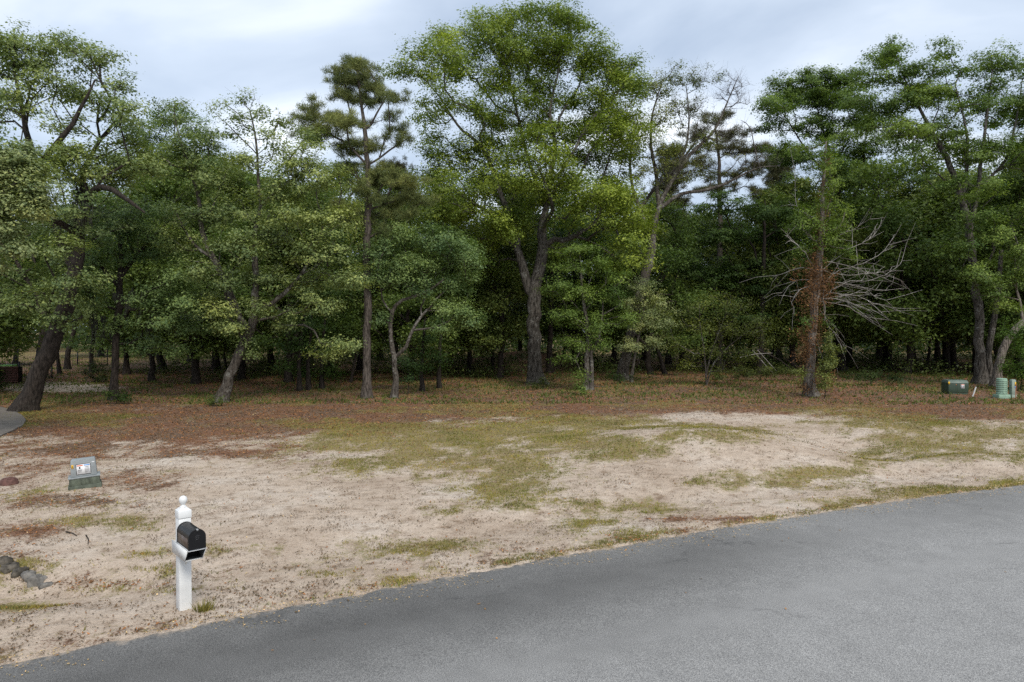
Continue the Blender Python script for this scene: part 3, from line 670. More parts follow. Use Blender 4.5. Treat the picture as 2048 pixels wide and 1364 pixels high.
tree('live_oak', 'oak with a short pale leaning trunk and a broad light-flecked crown, left of centre', 'tree', (440, 805),
     [(440, 805, .30), (452, 770, .26), (470, 728, .24), (490, 685, .23), (508, 645, .22), (512, 590, .17), (512, 530, .15), (511, 470, .12), (520, 410, .09)],
     [[(490, 660, .17), (470, 610, .17), (448, 565, .16), (425, 515, .14), (404, 465, .12), (398, 410, .1), (385, 350, .07), (360, 280, .04)],
      [(508, 630, .13), (548, 605, .12), (590, 565, .09), (625, 510, .07), (650, 440, .05)],
      [(520, 410, .09), (515, 340, .06), (512, 280, .05), (500, 220, .03)], [(520, 410, .08), (570, 370, .06), (620, 330, .04)],
      [(425, 515, .09), (400, 500, .08), (375, 470, .06), (350, 420, .04)]],
     [(345, 225, 36, 28), (400, 290, 60, 40), (350, 320, 70, 45), (300, 330, 45, 40), (430, 355, 65, 42), (400, 425, 70, 42), (365, 485, 50, 38), (480, 420, 65, 42), (560, 375, 60, 50, -.5, 1, .08), (615, 320, 55, 42, -1, 1, .12),
      (655, 360, 50, 42, -1, 1, .12), (600, 425, 75, 48, -1, 1, .08), (680, 430, 42, 46, -1, 1, .1), (550, 470, 60, 42), (640, 500, 75, 42, -1, 1, .05), (520, 550, 50, 35), (600, 565, 65, 38), (690, 560, 60, 30, -1, 1, .05),
      (650, 612, 55, 26, -1), (690, 688, 55, 20, -1.5, 1, .12), (655, 712, 45, 18, -1.5, 1, .05), (560, 640, 42, 28), (495, 690, 22, 36), (450, 640, 36, 36), (430, 590, 30, 30),
      (490, 200, 30, 20, 0, .55), (525, 225, 34, 24, 0, .5), (465, 260, 45, 34, 0, .6), (540, 285, 45, 34, 0, .6), (500, 320, 60, 34, 0, .7), (440, 215, 25, 20, 0, .6), (560, 245, 25, 20, 0, .5), (460, 480, 50, 34, -1.5), (440, 560, 40, 30, -1.2), (430, 620, 34, 26, -1), (400, 540, 40, 30, -1.5), (520, 620, 45, 26, -1.2), (500, 500, 50, 34, -1.5), (470, 655, 26, 20, -.8), (620, 270, 36, 24, 0, .8), (590, 330, 50, 36)],
     OLIVE, BARK_P, 14, dens=3.6, nl=90, twig=2)
tree('live_oak', 'bushy oak behind the slim dark trunk with a rounded grey green top', 'tree', (305, 762),
     [(305, 762, .2), (305, 700, .18), (310, 600, .16), (320, 500, .13), (330, 400, .1), (340, 300, .05)], [],
     [(340, 235, 45, 30), (290, 270, 45, 35), (390, 265, 45, 35), (330, 310, 60, 40), (260, 330, 50, 40), (400, 340, 60, 40), (330, 400, 70, 40), (260, 420, 60, 40), (400, 420, 60, 40), (300, 500, 60, 40), (420, 500, 60, 40), (350, 570, 60, 40)],
     BLUEG, BARK_D, 15, dens=3.0, nl=90, L=.14, W=.075)
# --- pines
tree('pine_tree', 'tall straight pine with brownish needle clusters, left of the giant oak', 'tree', (733, 796),
     [(733, 796, .25), (734, 740, .22), (735, 640, .205), (735, 520, .19), (736, 420, .17), (735, 330, .14), (730, 260, .11), (722, 200, .07), (712, 125, .03)],
     [[(735, 330, .07), (690, 285, .06), (650, 262, .05), (610, 225, .03)], [(730, 270, .06), (755, 225, .05), (775, 190, .03)], [(735, 335, .06), (780, 300, .05), (810, 280, .03)], [(732, 260, .06), (700, 225, .04), (690, 170, .03)]],
     [(712, 128, 30, 16), (690, 155, 34, 18), (735, 150, 30, 18), (762, 175, 34, 20), (675, 190, 22, 16), (715, 195, 34, 16), (745, 205, 28, 14), (620, 212, 36, 15), (655, 232, 44, 14), (600, 238, 22, 12), (675, 258, 50, 14),
      (705, 285, 55, 14), (640, 265, 40, 12), (790, 280, 44, 15), (800, 255, 30, 12), (780, 230, 24, 12), (760, 345, 50, 18), (800, 365, 40, 20), (765, 398, 50, 18), (805, 430, 42, 18), (690, 340, 34, 16), (700, 415, 36, 16), (780, 465, 34, 16), (740, 300, 40, 12), (820, 390, 28, 16)] + fillpoly([(660, 150), (712, 110), (760, 140), (800, 190), (800, 260), (830, 290), (760, 320), (700, 310), (640, 290), (590, 250), (600, 225), (660, 215)], 14, 34, 15, 211, 1.2, 1) + fillpoly([(700, 330), (790, 320), (850, 420), (840, 460), (740, 470), (690, 430)], 9, 40, 17, 212, 1.2, 1),
     (.150, .175, .078), BARK_PINE, 21, dens=6.5, nl=120, L=.30, W=.022, sx=.15, sz=.09, needle=True, wob=.1, lift=-.05, min_attach=.3)
tree('pine_tree', 'background pine showing behind the half-bare branches', 'tree', (1440, 728),
     [(1440, 728, .3), (1440, 600, .26), (1440, 450, .22), (1438, 330, .15), (1430, 250, .06)], [],
     [(1430, 240, 40, 20), (1400, 270, 40, 20), (1470, 265, 40, 18), (1440, 300, 50, 20), (1490, 300, 40, 18), (1510, 330, 35, 16), (1400, 330, 40, 18), (1470, 350, 50, 18), (1430, 380, 50, 18), (1510, 385, 40, 18), (1530, 300, 25, 14)],
     (.10, .10, .05), BARK_PINE, 22, D=60, dens=2.6, nl=110, L=.42, W=.035, sx=.25, sz=.12, needle=True, min_attach=.4)
# --- small oak with pale curved branch
tree('small_oak', 'small oak with a pale curving side branch, just right of the pine', 'tree', (787, 796),
     [(787, 796, .17), (791, 755, .15), (788, 715, .14), (782, 675, .12), (784, 625, .11), (805, 600, .09), (845, 588, .07), (885, 560, .05)],
     [[(788, 715, .10), (812, 693, .10), (826, 660, .09), (842, 632, .08), (862, 612, .05)], [(842, 632, .05), (843, 612, .05), (852, 594, .03)], [(784, 625, .07), (765, 600, .05), (760, 560, .03)]],
     [(880, 480, 50, 36, 0, 1, .05), (918, 505, 42, 38, 0, 1, .05), (850, 525, 55, 38), (930, 565, 38, 36), (900, 615, 50, 32, 0, 1, .05), (845, 575, 40, 30), (800, 540, 45, 30), (770, 495, 45, 26, -.5, 1, .1), (755, 560, 48, 36),
      (940, 640, 28, 26), (885, 655, 28, 18), (820, 475, 38, 26), (745, 520, 40, 26, -.5, 1, .08), (760, 640, 26, 24)] + fillpoly([(740, 470), (880, 440), (960, 500), (960, 640), (880, 600), (760, 590)], 10, 40, 26, 311, 1),
     BLUEG, BARK_P, 31, dens=4.2, nl=95, L=.10, W=.055, sx=.26)
for (bx, by, hh_, lab, sd_, cl) in [
    (600, 782, 0, 'leftmost dark slender stem of the shaded thicket under the broad oak', 41, [(590, 640, 45, 35), (600, 690, 50, 30), (570, 730, 25, 16)]),
    (618, 780, 0, 'second dark slender stem of the shaded thicket under the broad oak', 42, [(620, 650, 40, 30), (640, 700, 40, 20)]),
    (645, 778, 0, 'rightmost dark slender stem of the shaded thicket with low leaves', 43, [(665, 740, 32, 22), (650, 690, 36, 20), (620, 745, 30, 18)]),
    (845, 782, 0, 'dark little cedar right of the small oak', 44, [(850, 740, 36, 26), (860, 700, 42, 24), (845, 670, 36, 24)]),
    (880, 776, 0, 'thin upright sapling right of the dark little cedar', 45, [(885, 640, 22, 26), (875, 720, 26, 18)])]:
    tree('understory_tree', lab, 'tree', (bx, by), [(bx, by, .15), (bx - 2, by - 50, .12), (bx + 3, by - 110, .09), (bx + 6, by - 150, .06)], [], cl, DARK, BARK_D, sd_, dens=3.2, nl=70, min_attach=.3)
# --- giant oak
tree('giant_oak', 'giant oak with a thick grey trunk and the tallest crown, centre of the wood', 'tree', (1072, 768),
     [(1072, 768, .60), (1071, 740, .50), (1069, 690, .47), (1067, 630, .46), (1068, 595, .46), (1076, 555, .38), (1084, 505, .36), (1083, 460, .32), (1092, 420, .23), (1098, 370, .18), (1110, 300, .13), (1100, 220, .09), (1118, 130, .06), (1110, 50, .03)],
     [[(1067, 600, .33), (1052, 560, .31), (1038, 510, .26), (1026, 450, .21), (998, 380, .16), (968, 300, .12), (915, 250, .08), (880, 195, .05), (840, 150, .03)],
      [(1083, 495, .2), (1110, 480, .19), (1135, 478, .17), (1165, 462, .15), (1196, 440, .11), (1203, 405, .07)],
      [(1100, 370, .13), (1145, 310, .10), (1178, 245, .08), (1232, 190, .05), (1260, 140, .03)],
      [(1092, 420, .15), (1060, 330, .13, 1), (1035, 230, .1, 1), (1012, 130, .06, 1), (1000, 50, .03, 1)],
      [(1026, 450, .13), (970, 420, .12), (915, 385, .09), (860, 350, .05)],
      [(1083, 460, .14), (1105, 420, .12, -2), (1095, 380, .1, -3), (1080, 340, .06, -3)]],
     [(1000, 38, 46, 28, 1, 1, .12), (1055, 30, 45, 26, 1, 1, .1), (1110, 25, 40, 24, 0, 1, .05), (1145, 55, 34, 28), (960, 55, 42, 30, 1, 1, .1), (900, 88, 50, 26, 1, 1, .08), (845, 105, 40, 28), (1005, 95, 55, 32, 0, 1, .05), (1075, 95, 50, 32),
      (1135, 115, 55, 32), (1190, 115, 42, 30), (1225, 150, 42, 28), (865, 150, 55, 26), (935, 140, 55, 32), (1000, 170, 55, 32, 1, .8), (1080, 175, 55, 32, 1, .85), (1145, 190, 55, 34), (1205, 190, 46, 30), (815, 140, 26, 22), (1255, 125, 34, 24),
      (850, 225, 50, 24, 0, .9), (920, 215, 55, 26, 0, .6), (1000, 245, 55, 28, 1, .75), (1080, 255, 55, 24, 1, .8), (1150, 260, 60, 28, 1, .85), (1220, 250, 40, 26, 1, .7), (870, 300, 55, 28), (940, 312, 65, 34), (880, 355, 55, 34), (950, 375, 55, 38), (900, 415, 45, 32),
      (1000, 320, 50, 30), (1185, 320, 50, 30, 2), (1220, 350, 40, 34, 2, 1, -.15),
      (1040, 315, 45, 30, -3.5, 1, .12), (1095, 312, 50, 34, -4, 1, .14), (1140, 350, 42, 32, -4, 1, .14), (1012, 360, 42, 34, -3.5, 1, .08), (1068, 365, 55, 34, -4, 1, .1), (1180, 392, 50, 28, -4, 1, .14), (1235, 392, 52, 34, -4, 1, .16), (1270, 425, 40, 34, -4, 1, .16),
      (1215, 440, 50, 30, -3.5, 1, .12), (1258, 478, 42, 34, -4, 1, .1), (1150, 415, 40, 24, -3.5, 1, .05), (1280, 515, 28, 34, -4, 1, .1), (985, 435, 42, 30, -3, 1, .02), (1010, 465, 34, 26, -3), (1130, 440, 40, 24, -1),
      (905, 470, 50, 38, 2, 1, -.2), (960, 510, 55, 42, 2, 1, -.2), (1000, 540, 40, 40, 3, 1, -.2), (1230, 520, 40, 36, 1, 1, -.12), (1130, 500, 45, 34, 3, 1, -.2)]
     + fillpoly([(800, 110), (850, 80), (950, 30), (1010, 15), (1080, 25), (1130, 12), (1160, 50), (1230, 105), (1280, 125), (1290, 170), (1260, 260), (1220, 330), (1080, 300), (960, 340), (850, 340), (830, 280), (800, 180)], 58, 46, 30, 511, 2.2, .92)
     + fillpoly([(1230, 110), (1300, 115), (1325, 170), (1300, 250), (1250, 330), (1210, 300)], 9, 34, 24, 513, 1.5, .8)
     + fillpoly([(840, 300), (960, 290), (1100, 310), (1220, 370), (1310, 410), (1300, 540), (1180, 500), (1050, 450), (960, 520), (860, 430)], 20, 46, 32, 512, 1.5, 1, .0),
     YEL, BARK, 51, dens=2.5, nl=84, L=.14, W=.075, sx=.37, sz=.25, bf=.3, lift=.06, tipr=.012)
# --- half bare tree
tree('half_bare_tree', 'tall half-bare tree fanning grey leafless branches right of the giant oak', 'tree', (1245, 760),
     [(1245, 760, .46), (1250, 725, .38), (1262, 670, .34), (1276, 610, .33), (1292, 545, .33), (1305, 480, .27), (1312, 430, .21), (1338, 372, .15), (1380, 310, .12), (1428, 262, .09), (1450, 215, .055), (1478, 150, .02)],
     [[(1316, 420, .15), (1360, 388, .13), (1400, 382, .12), (1440, 372, .1), (1480, 352, .08), (1520, 335, .05), (1560, 332, .03)],
      [(1316, 410, .16), (1312, 350, .13), (1302, 290, .1), (1305, 230, .07), (1325, 160, .04)],
      [(1305, 480, .16), (1280, 420, .14), (1262, 360, .11), (1262, 300, .08), (1275, 240, .05)],
      [(1340, 365, .12), (1370, 300, .09), (1378, 240, .06), (1372, 170, .03)],
      [(1280, 420, .13, 1), (1310, 375, .12, 1), (1345, 345, .1, 1), (1390, 285, .07, 1)],
      [(1520, 335, .04), (1510, 300, .04), (1500, 255, .03), (1482, 240, .02)]],
     [(1400, 160, 45, 26, 0, .4), (1455, 180, 36, 34, 0, 0), (1478, 200, 26, 44, 0, 0), (1350, 150, 38, 26, 0, .6, .05), (1305, 175, 45, 36, 0, .7), (1380, 215, 50, 34, 0, .4), (1325, 235, 55, 36, 0, .6), (1400, 275, 60, 36, 0, .35),
      (1455, 270, 40, 36, 0, 0), (1335, 300, 45, 34, 0, .6), (1285, 280, 45, 45, 0, .6), (1390, 345, 60, 30, 0, .4), (1470, 330, 50, 26, 0, .05), (1275, 345, 45, 36, 0, .6), (1530, 320, 30, 20, 0, .05), (1330, 350, 50, 30, 0, .5), (1250, 230, 36, 34, 0, .6)],
     (.16, .185, .065), BARK_P, 61, dens=4.6, nl=62, twig=6, wob=.2, bf=.2, tipr=.011, lift=.05)
tree('small_oak', 'low pale green oak on two pale stems, just right of the giant trunk', 'tree', (1170, 780),
     [(1170, 780, .2), (1172, 735, .17), (1176, 690, .15), (1172, 640, .12), (1165, 580, .08), (1160, 520, .04)], [[(1174, 720, .13), (1196, 680, .1), (1205, 630, .06)]],
     [(1160, 497, 40, 16), (1130, 525, 38, 24), (1185, 535, 42, 28), (1115, 575, 32, 30), (1165, 585, 55, 32), (1215, 598, 42, 28), (1135, 635, 42, 32), (1195, 645, 50, 32), (1148, 685, 42, 22), (1195, 685, 42, 18), (1128, 715, 28, 14), (1235, 560, 30, 20), (1160, 750, 18, 16), (1250, 640, 30, 26)],
     (.125, .190, .055), BARK_P, 62, dens=4.2, nl=90, L=.10, W=.055, sx=.28, extra_trunks=[[(1182, 776, .14), (1184, 735, .12), (1180, 690, .1)]])
tree('small_oak', 'low oak bush with pale shining leaves against the half-bare trunk', 'tree', (1262, 764),
     [(1262, 764, .12), (1268, 715, .1), (1280, 660, .08), (1290, 610, .05)], [],
     [(1285, 575, 34, 18), (1300, 600, 36, 26), (1325, 638, 30, 28), (1290, 645, 36, 30), (1260, 690, 28, 16), (1308, 685, 28, 20), (1265, 610, 26, 20)], PALE, BARK_P, 63, dens=5, nl=90, L=.10, W=.055, sx=.26)
tree('crape_myrtle', 'airy yellow green small tree on thin pale stems, left of the dead cedar', 'tree', (1413, 770),
     [(1413, 770, .07), (1411, 730, .055), (1405, 680, .04), (1398, 640, .03)], [[(1412, 755, .06), (1420, 715, .05), (1435, 670, .04), (1455, 620, .02)], [(1413, 765, .05), (1428, 725, .045), (1460, 690, .035), (1500, 660, .02)]],
     [(1420, 605, 42, 20), (1465, 612, 44, 24), (1395, 650, 40, 30), (1450, 658, 55, 34), (1508, 650, 38, 30), (1420, 700, 50, 22), (1480, 708, 46, 24), (1380, 622, 26, 18), (1352, 690, 30, 16), (1330, 668, 20, 12), (1530, 680, 22, 16), (1430, 740, 50, 12), (1370, 730, 30, 14)],
     (.135, .165, .05), BARK_P, 64, dens=5, nl=42, L=.10, W=.05, sx=.32, sz=.24, wob=.16)
# --- dead cedar
ced = tree('dead_cedar', 'dead cedar wrapped in brown vines, with silvery bare branches and a little green on top', 'tree', (1622, 792),
     [(1622, 792, .32), (1621, 740, .25), (1622, 690, .23), (1627, 630, .22), (1634, 570, .22), (1638, 520, .20), (1640, 470, .13), (1645, 410, .11), (1648, 350, .08), (1652, 285, .04)], [],
     [(1660, 292, 12, 18, 0, 1, .3), (1668, 330, 14, 22, 0, 1, .3), (1666, 372, 16, 26, 0, 1, .25), (1640, 445, 50, 24), (1605, 455, 36, 24), (1680, 450, 28, 20, 0, 1, .2), (1640, 490, 40, 18), (1608, 500, 26, 14), (1695, 510, 20, 16, 0, 1, .2), (1590, 300, 22, 22, 3, 1, .1), (1655, 410, 26, 20, 0, 1, .1), (1620, 420, 30, 18), (1660, 470, 40, 16), (1645, 320, 14, 26, -.5, 1, .15), (1662, 350, 16, 30, -.7, 1, .3), (1655, 300, 12, 22, -.5, 1, .3), (1650, 400, 16, 26, -.7, 1, .2), (1636, 450, 26, 18, -.7, 1, .1), (1645, 480, 30, 14, -.7, 1, .1), (1615, 290, 30, 20, 1, .8, .1), (1690, 420, 22, 16, 0, 1, .2), (1635, 520, 30, 10, 0, 1, .1), (1612, 640, 12, 18, -.3, .7), (1655, 650, 10, 14, -.3, .8), (1690, 500, 30, 12)],
     (.11, .17, .04), BARK_CED, 71, dens=4.6, nl=55, L=.10, W=.05, sx=.22, min_attach=.5)
r = np.random.default_rng(5); g0 = np.array(ced.location); Dc = g0[1]
def C3(px, py, dd=0): return P(px, py, Dc + dd) - g0
bare = [[(1640, 600), (1690, 565), (1740, 560), (1785, 540), (1805, 522)], [(1640, 600), (1700, 590), (1745, 605), (1790, 618)], [(1640, 602), (1690, 612), (1730, 632), (1762, 640)],
        [(1640, 570), (1680, 540), (1730, 525), (1770, 498), (1790, 470)], [(1640, 545), (1690, 505), (1735, 480), (1755, 462)], [(1640, 560), (1700, 570), (1750, 580), (1800, 578)],
        [(1640, 620), (1655, 640), (1672, 660), (1685, 688)], [(1650, 600), (1652, 640), (1668, 665), (1680, 690)], [(1630, 540), (1600, 535), (1570, 545), (1545, 555)], [(1630, 560), (1595, 560), (1570, 580), (1563, 588)],
        [(1630, 570), (1600, 580), (1585, 605), (1590, 628)], [(1625, 530), (1605, 500), (1580, 478), (1570, 470)], [(1640, 500), (1680, 470), (1715, 455), (1740, 438)], [(1640, 520), (1690, 530), (1740, 545), (1775, 560)],
        [(1628, 660), (1634, 680), (1640, 705)], [(1640, 580), (1680, 590), (1730, 585), (1770, 600)], [(1640, 595), (1700, 605), (1755, 625)],
        [(1640, 540), (1700, 550), (1760, 545), (1800, 560)], [(1638, 440), (1600, 420), (1590, 395)]]
for bl in bare:
    dd = r.uniform(-1.6, 1.2); k = len(bl) - 1; chs = []
    q = [C3(px, py, dd * i / k) for i, (px, py) in enumerate(bl)]
    cp, cr_ = catmull(q, np.linspace(.030, .011, len(q)), .25); cp[1:] += r.normal(0, .025, cp[1:].shape); chs.append((cp, cr_))
    for j in range(3, len(cp), 2):
        for _ in range(2):
            d = (cp[j] - cp[j - 2]); d = d / (np.linalg.norm(d) + 1e-9) + r.normal(0, .6, 3); l_ = r.uniform(.3, 1.1)
            m1 = cp[j] + d * l_ * .5 + r.normal(0, .04, 3); e1 = m1 + d * l_ * .5 + r.normal(0, .08, 3) + np.array([0, 0, -.06])
            chs.append((np.array([cp[j], m1, e1]), np.array([.014, .010, .006])))
    V, F = tubes(chs, lambda r0: 5 if r0 > .03 else 3, 0); me = mesh_np('branch', V, F); obj('branch', me, BARK_B, ced, smooth=True)
# vine tangle
T = []
for (px, py, w, k) in [(1632, 520, 14, 14), (1628, 545, 22, 34), (1640, 560, 22, 34), (1622, 575, 20, 22), (1645, 590, 20, 26), (1620, 610, 18, 16), (1628, 640, 18, 18), (1615, 670, 18, 20), (1632, 680, 16, 14), (1612, 700, 14, 10), (1590, 545, 12, 5), (1625, 740, 16, 12), (1610, 720, 14, 14), (1640, 770, 18, 14), (1605, 775, 14, 10), (1642, 480, 12, 12), (1645, 430, 10, 10), (1646, 380, 8, 8), (1650, 330, 8, 8), (1618, 690, 22, 18), (1600, 600, 14, 8), (1665, 560, 12, 8)]:
    for _ in range(k): T.append(C3(px + r.normal(0, w * .5), py + r.normal(0, 11), r.normal(-.15, .35)))
V, F, tt = tuft_leaves(np.array(T), 34, .16, .18, .11, .03, r, .0, np.full(len(T), .45), False, .22)
me = mesh_np('dead_vine', V, [F]); attr(me, 'tint', tt); o = obj('dead_vine', me, DEADLEAF, ced); o.color = (.135, .072, .045, 1)
# --- right side
UP = [(1775, 108, 44, 22), (1740, 150, 55, 26), (1805, 140, 55, 26), (1860, 180, 55, 26), (1790, 205, 65, 26, 0, .9), (1890, 98, 34, 20), (1920, 140, 50, 22), (1900, 215, 60, 22, 0, .9), (1985, 115, 50, 22), (2040, 130, 55, 26), (1975, 175, 60, 24), (2040, 205, 55, 24, 0, .9), (1850, 130, 40, 20), (1760, 250, 60, 26, 0, .85), (1840, 255, 55, 24, 0, .75), (1720, 200, 45, 24)]
tree('tall_oak', 'tall oak with twin lichen-mottled trunks and flat layered top, behind the green utility cabinet', 'tree', (1962, 768),
     [(1962, 768, .40), (1961, 730, .33), (1959, 680, .29), (1956, 620, .27), (1950, 550, .24), (1940, 470, .22), (1925, 400, .2), (1900, 330, .17), (1868, 270, .13), (1830, 200, .08), (1800, 140, .03)],
     [[(1940, 470, .14), (1955, 380, .13), (1965, 300, .1), (1975, 220, .07), (1985, 140, .03)], [(1925, 400, .12), (1935, 320, .1), (1930, 250, .07), (1910, 170, .04)], [(1955, 380, .1), (2010, 320, .08), (2030, 250, .06), (2045, 160, .03)]],
     UP + fillpoly([(1730, 140), (1780, 100), (1860, 100), (1900, 85), (1960, 120), (2048, 100), (2130, 110), (2130, 330), (1900, 330), (1760, 270)], 26, 50, 24, 811, 2, .9) + [(2010, 290, 70, 26, -1), (1940, 310, 60, 26, -1), (2060, 320, 50, 34, -1), (2120, 200, 60, 60), (2110, 330, 60, 60), (1950, 440, 50, 28, -2.5), (1915, 500, 46, 28, -2), (1965, 380, 50, 28, -2.5), (1895, 365, 46, 26, -2), (1990, 470, 44, 28, -2.5), (1955, 545, 40, 24, -2)],
     (.135, .20, .062), BARK, 81, dens=2.9, nl=95, L=.13, W=.07, bf=.28, extra_trunks=[[(1982, 768, .27), (1978, 735, .22), (1977, 700, .2), (1988, 640, .18), (1998, 570, .15), (2002, 500, .11)]])
tree('tall_oak', 'flat-topped oak standing behind the dead cedar', 'tree', (1684, 742),
     [(1684, 742, .38), (1680, 700, .3), (1672, 630, .27), (1674, 540, .23), (1680, 450, .2), (1675, 370, .16), (1655, 290, .1), (1630, 200, .04)], [[(1680, 450, .12), (1720, 360, .1), (1730, 280, .06)], [(1675, 370, .1), (1620, 310, .08), (1575, 240, .05)]],
     [(1570, 165, 40, 18), (1620, 155, 44, 20), (1680, 155, 44, 20), (1555, 205, 42, 22), (1615, 205, 50, 22), (1685, 200, 55, 26), (1545, 250, 32, 18, 0, .9), (1595, 250, 45, 22), (1655, 258, 55, 26), (1715, 240, 46, 26), (1720, 300, 50, 30), (1660, 320, 55, 30), (1600, 310, 45, 28), (1700, 360, 60, 34), (1600, 370, 45, 34), (1560, 320, 36, 26, 0, .8),
      (1700, 430, 60, 38), (1600, 440, 55, 38), (1560, 400, 50, 34)] + fillpoly([(1530, 200), (1560, 155), (1600, 145), (1700, 148), (1750, 180), (1765, 320), (1650, 370), (1560, 340), (1545, 270)], 18, 46, 24, 821, 2, .9),
     (.125, .19, .06), BARK_D, 82, dens=2.6, nl=95, L=.15, W=.08, sx=.38)
def grid_cl(x0, x1, nx, y0, y1, ny, rx, ry, seed, dd=1.5, ts=0):
    r = np.random.default_rng(seed); out = []
    for i in range(nx):
        for j in range(ny):
            out.append((x0 + (x1 - x0) * (i + .5) / nx + r.normal(0, rx * .3), y0 + (y1 - y0) * (j + .5) / ny + r.normal(0, ry * .3), rx * r.uniform(.75, 1.15), ry * r.uniform(.75, 1.15), r.normal(0, dd), 1, ts + r.normal(0, .06)))
    return out
def simple_trunk(bx, by, ty, r0, lean=0): return [(bx, by, r0), (bx + lean * .1, by - 45, r0 * .82), (bx + lean * .4, by + (ty - by) * .4, r0 * .7), (bx + lean * .8, by + (ty - by) * .7, r0 * .5), (bx + lean, ty, r0 * .2)]
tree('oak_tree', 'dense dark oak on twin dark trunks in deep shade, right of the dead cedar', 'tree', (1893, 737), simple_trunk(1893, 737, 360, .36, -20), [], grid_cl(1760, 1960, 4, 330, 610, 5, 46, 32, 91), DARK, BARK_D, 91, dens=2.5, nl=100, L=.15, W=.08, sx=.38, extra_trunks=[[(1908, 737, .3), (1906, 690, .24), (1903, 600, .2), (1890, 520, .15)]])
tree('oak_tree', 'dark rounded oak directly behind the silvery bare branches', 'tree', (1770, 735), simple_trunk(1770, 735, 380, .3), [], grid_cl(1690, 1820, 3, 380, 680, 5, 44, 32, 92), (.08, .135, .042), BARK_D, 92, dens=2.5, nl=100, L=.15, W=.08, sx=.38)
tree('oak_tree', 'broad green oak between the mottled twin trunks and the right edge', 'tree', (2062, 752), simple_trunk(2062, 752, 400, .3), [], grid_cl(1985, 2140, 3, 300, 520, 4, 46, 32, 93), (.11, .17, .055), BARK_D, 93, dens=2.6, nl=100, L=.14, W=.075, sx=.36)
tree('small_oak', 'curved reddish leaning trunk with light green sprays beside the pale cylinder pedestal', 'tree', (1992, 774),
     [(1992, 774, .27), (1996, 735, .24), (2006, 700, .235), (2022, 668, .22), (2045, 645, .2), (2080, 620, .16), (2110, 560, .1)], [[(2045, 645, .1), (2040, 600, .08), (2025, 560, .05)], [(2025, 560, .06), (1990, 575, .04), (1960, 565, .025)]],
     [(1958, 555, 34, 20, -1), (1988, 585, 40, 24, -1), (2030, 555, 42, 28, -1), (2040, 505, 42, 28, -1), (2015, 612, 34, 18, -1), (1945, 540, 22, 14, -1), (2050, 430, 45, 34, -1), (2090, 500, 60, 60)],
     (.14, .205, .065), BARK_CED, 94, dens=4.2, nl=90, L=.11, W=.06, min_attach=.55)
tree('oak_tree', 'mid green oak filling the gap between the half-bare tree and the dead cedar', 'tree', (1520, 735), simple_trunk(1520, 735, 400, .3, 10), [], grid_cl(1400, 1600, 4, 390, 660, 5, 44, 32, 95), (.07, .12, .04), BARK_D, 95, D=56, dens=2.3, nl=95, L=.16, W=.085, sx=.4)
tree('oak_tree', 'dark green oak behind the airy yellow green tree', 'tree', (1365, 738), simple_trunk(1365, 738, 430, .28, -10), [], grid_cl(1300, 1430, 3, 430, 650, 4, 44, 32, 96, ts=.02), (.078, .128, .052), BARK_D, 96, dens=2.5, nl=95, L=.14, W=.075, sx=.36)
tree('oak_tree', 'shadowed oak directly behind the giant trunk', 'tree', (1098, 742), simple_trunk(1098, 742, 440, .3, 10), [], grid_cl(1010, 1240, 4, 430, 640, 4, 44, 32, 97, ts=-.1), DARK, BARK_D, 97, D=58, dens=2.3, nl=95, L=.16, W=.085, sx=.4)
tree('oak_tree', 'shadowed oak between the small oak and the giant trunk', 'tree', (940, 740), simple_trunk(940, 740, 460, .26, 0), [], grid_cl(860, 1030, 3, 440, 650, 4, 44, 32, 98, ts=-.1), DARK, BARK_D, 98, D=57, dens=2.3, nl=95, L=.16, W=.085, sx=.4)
# shrubs
def shrub(name, label, base, cl, col, seed, n=5, **k):
    r = np.random.default_rng(seed)
    return tree(name, label, 'shrub', base, [(base[0], base[1], .03), (base[0] + 2, base[1] - 14, .025), (base[0] + 3, base[1] - 30, .015)], [], cl, col, BARK_D, seed, dens=k.pop('dens', 9), nl=k.pop('nl', 60), L=k.pop('L', .085), W=k.pop('W', .045), sx=.16, sz=.14, min_attach=.0, **k)
shrub('shrub', 'feathery green shrub hugging the foot of the dead cedar', (1648, 797), [(1655, 730, 18, 22), (1662, 695, 16, 18), (1645, 755, 20, 14), (1668, 720, 18, 14), (1600, 745, 12, 14), (1640, 770, 22, 8), (1658, 670, 12, 12)], (.16, .19, .07), 101)
shrub('shrub', 'dark green shrub behind the pale pedestals at the right edge', (2040, 782), [(2035, 740, 24, 26), (2050, 700, 26, 30), (2020, 660, 24, 24), (2050, 765, 26, 16), (2012, 730, 12, 14), (2075, 730, 30, 40)], (.085, .15, .035), 102)
shrub('shrub', 'leafy sprouts at the foot of the pale two-stemmed oak', (1160, 790), [(1158, 770, 14, 12), (1165, 785, 12, 6)], (.11, .17, .045), 103)
shrub('shrub', 'low ivy ring round the base of the giant trunk', (1085, 778), [(1062, 768, 14, 5, -.3), (1085, 765, 12, 8, -.3), (1098, 762, 10, 6)], (.06, .085, .03), 104)
shrub('shrub', 'leafy sprouts round the leaning half-bare trunk', (1240, 768), [(1240, 758, 20, 8), (1228, 748, 10, 8), (1262, 756, 12, 6)], (.05, .085, .028), 105)
shrub('shrub', 'low dark bush at the foot of the slim dark-trunked oak', (232, 808), [(235, 795, 28, 8), (255, 792, 20, 7), (215, 790, 12, 6)], (.05, .085, .028), 106)
shrub('shrub', 'small weeds at the foot of the pale leaning trunk', (425, 812), [(422, 800, 12, 7), (440, 808, 14, 4)], (.08, .11, .03), 107)
shrub('shrub', 'black green bush beyond the slim dark-trunked oak', (195, 765), [(190, 735, 24, 18), (205, 755, 22, 12), (180, 750, 16, 12)], (.03, .05, .02), 108)
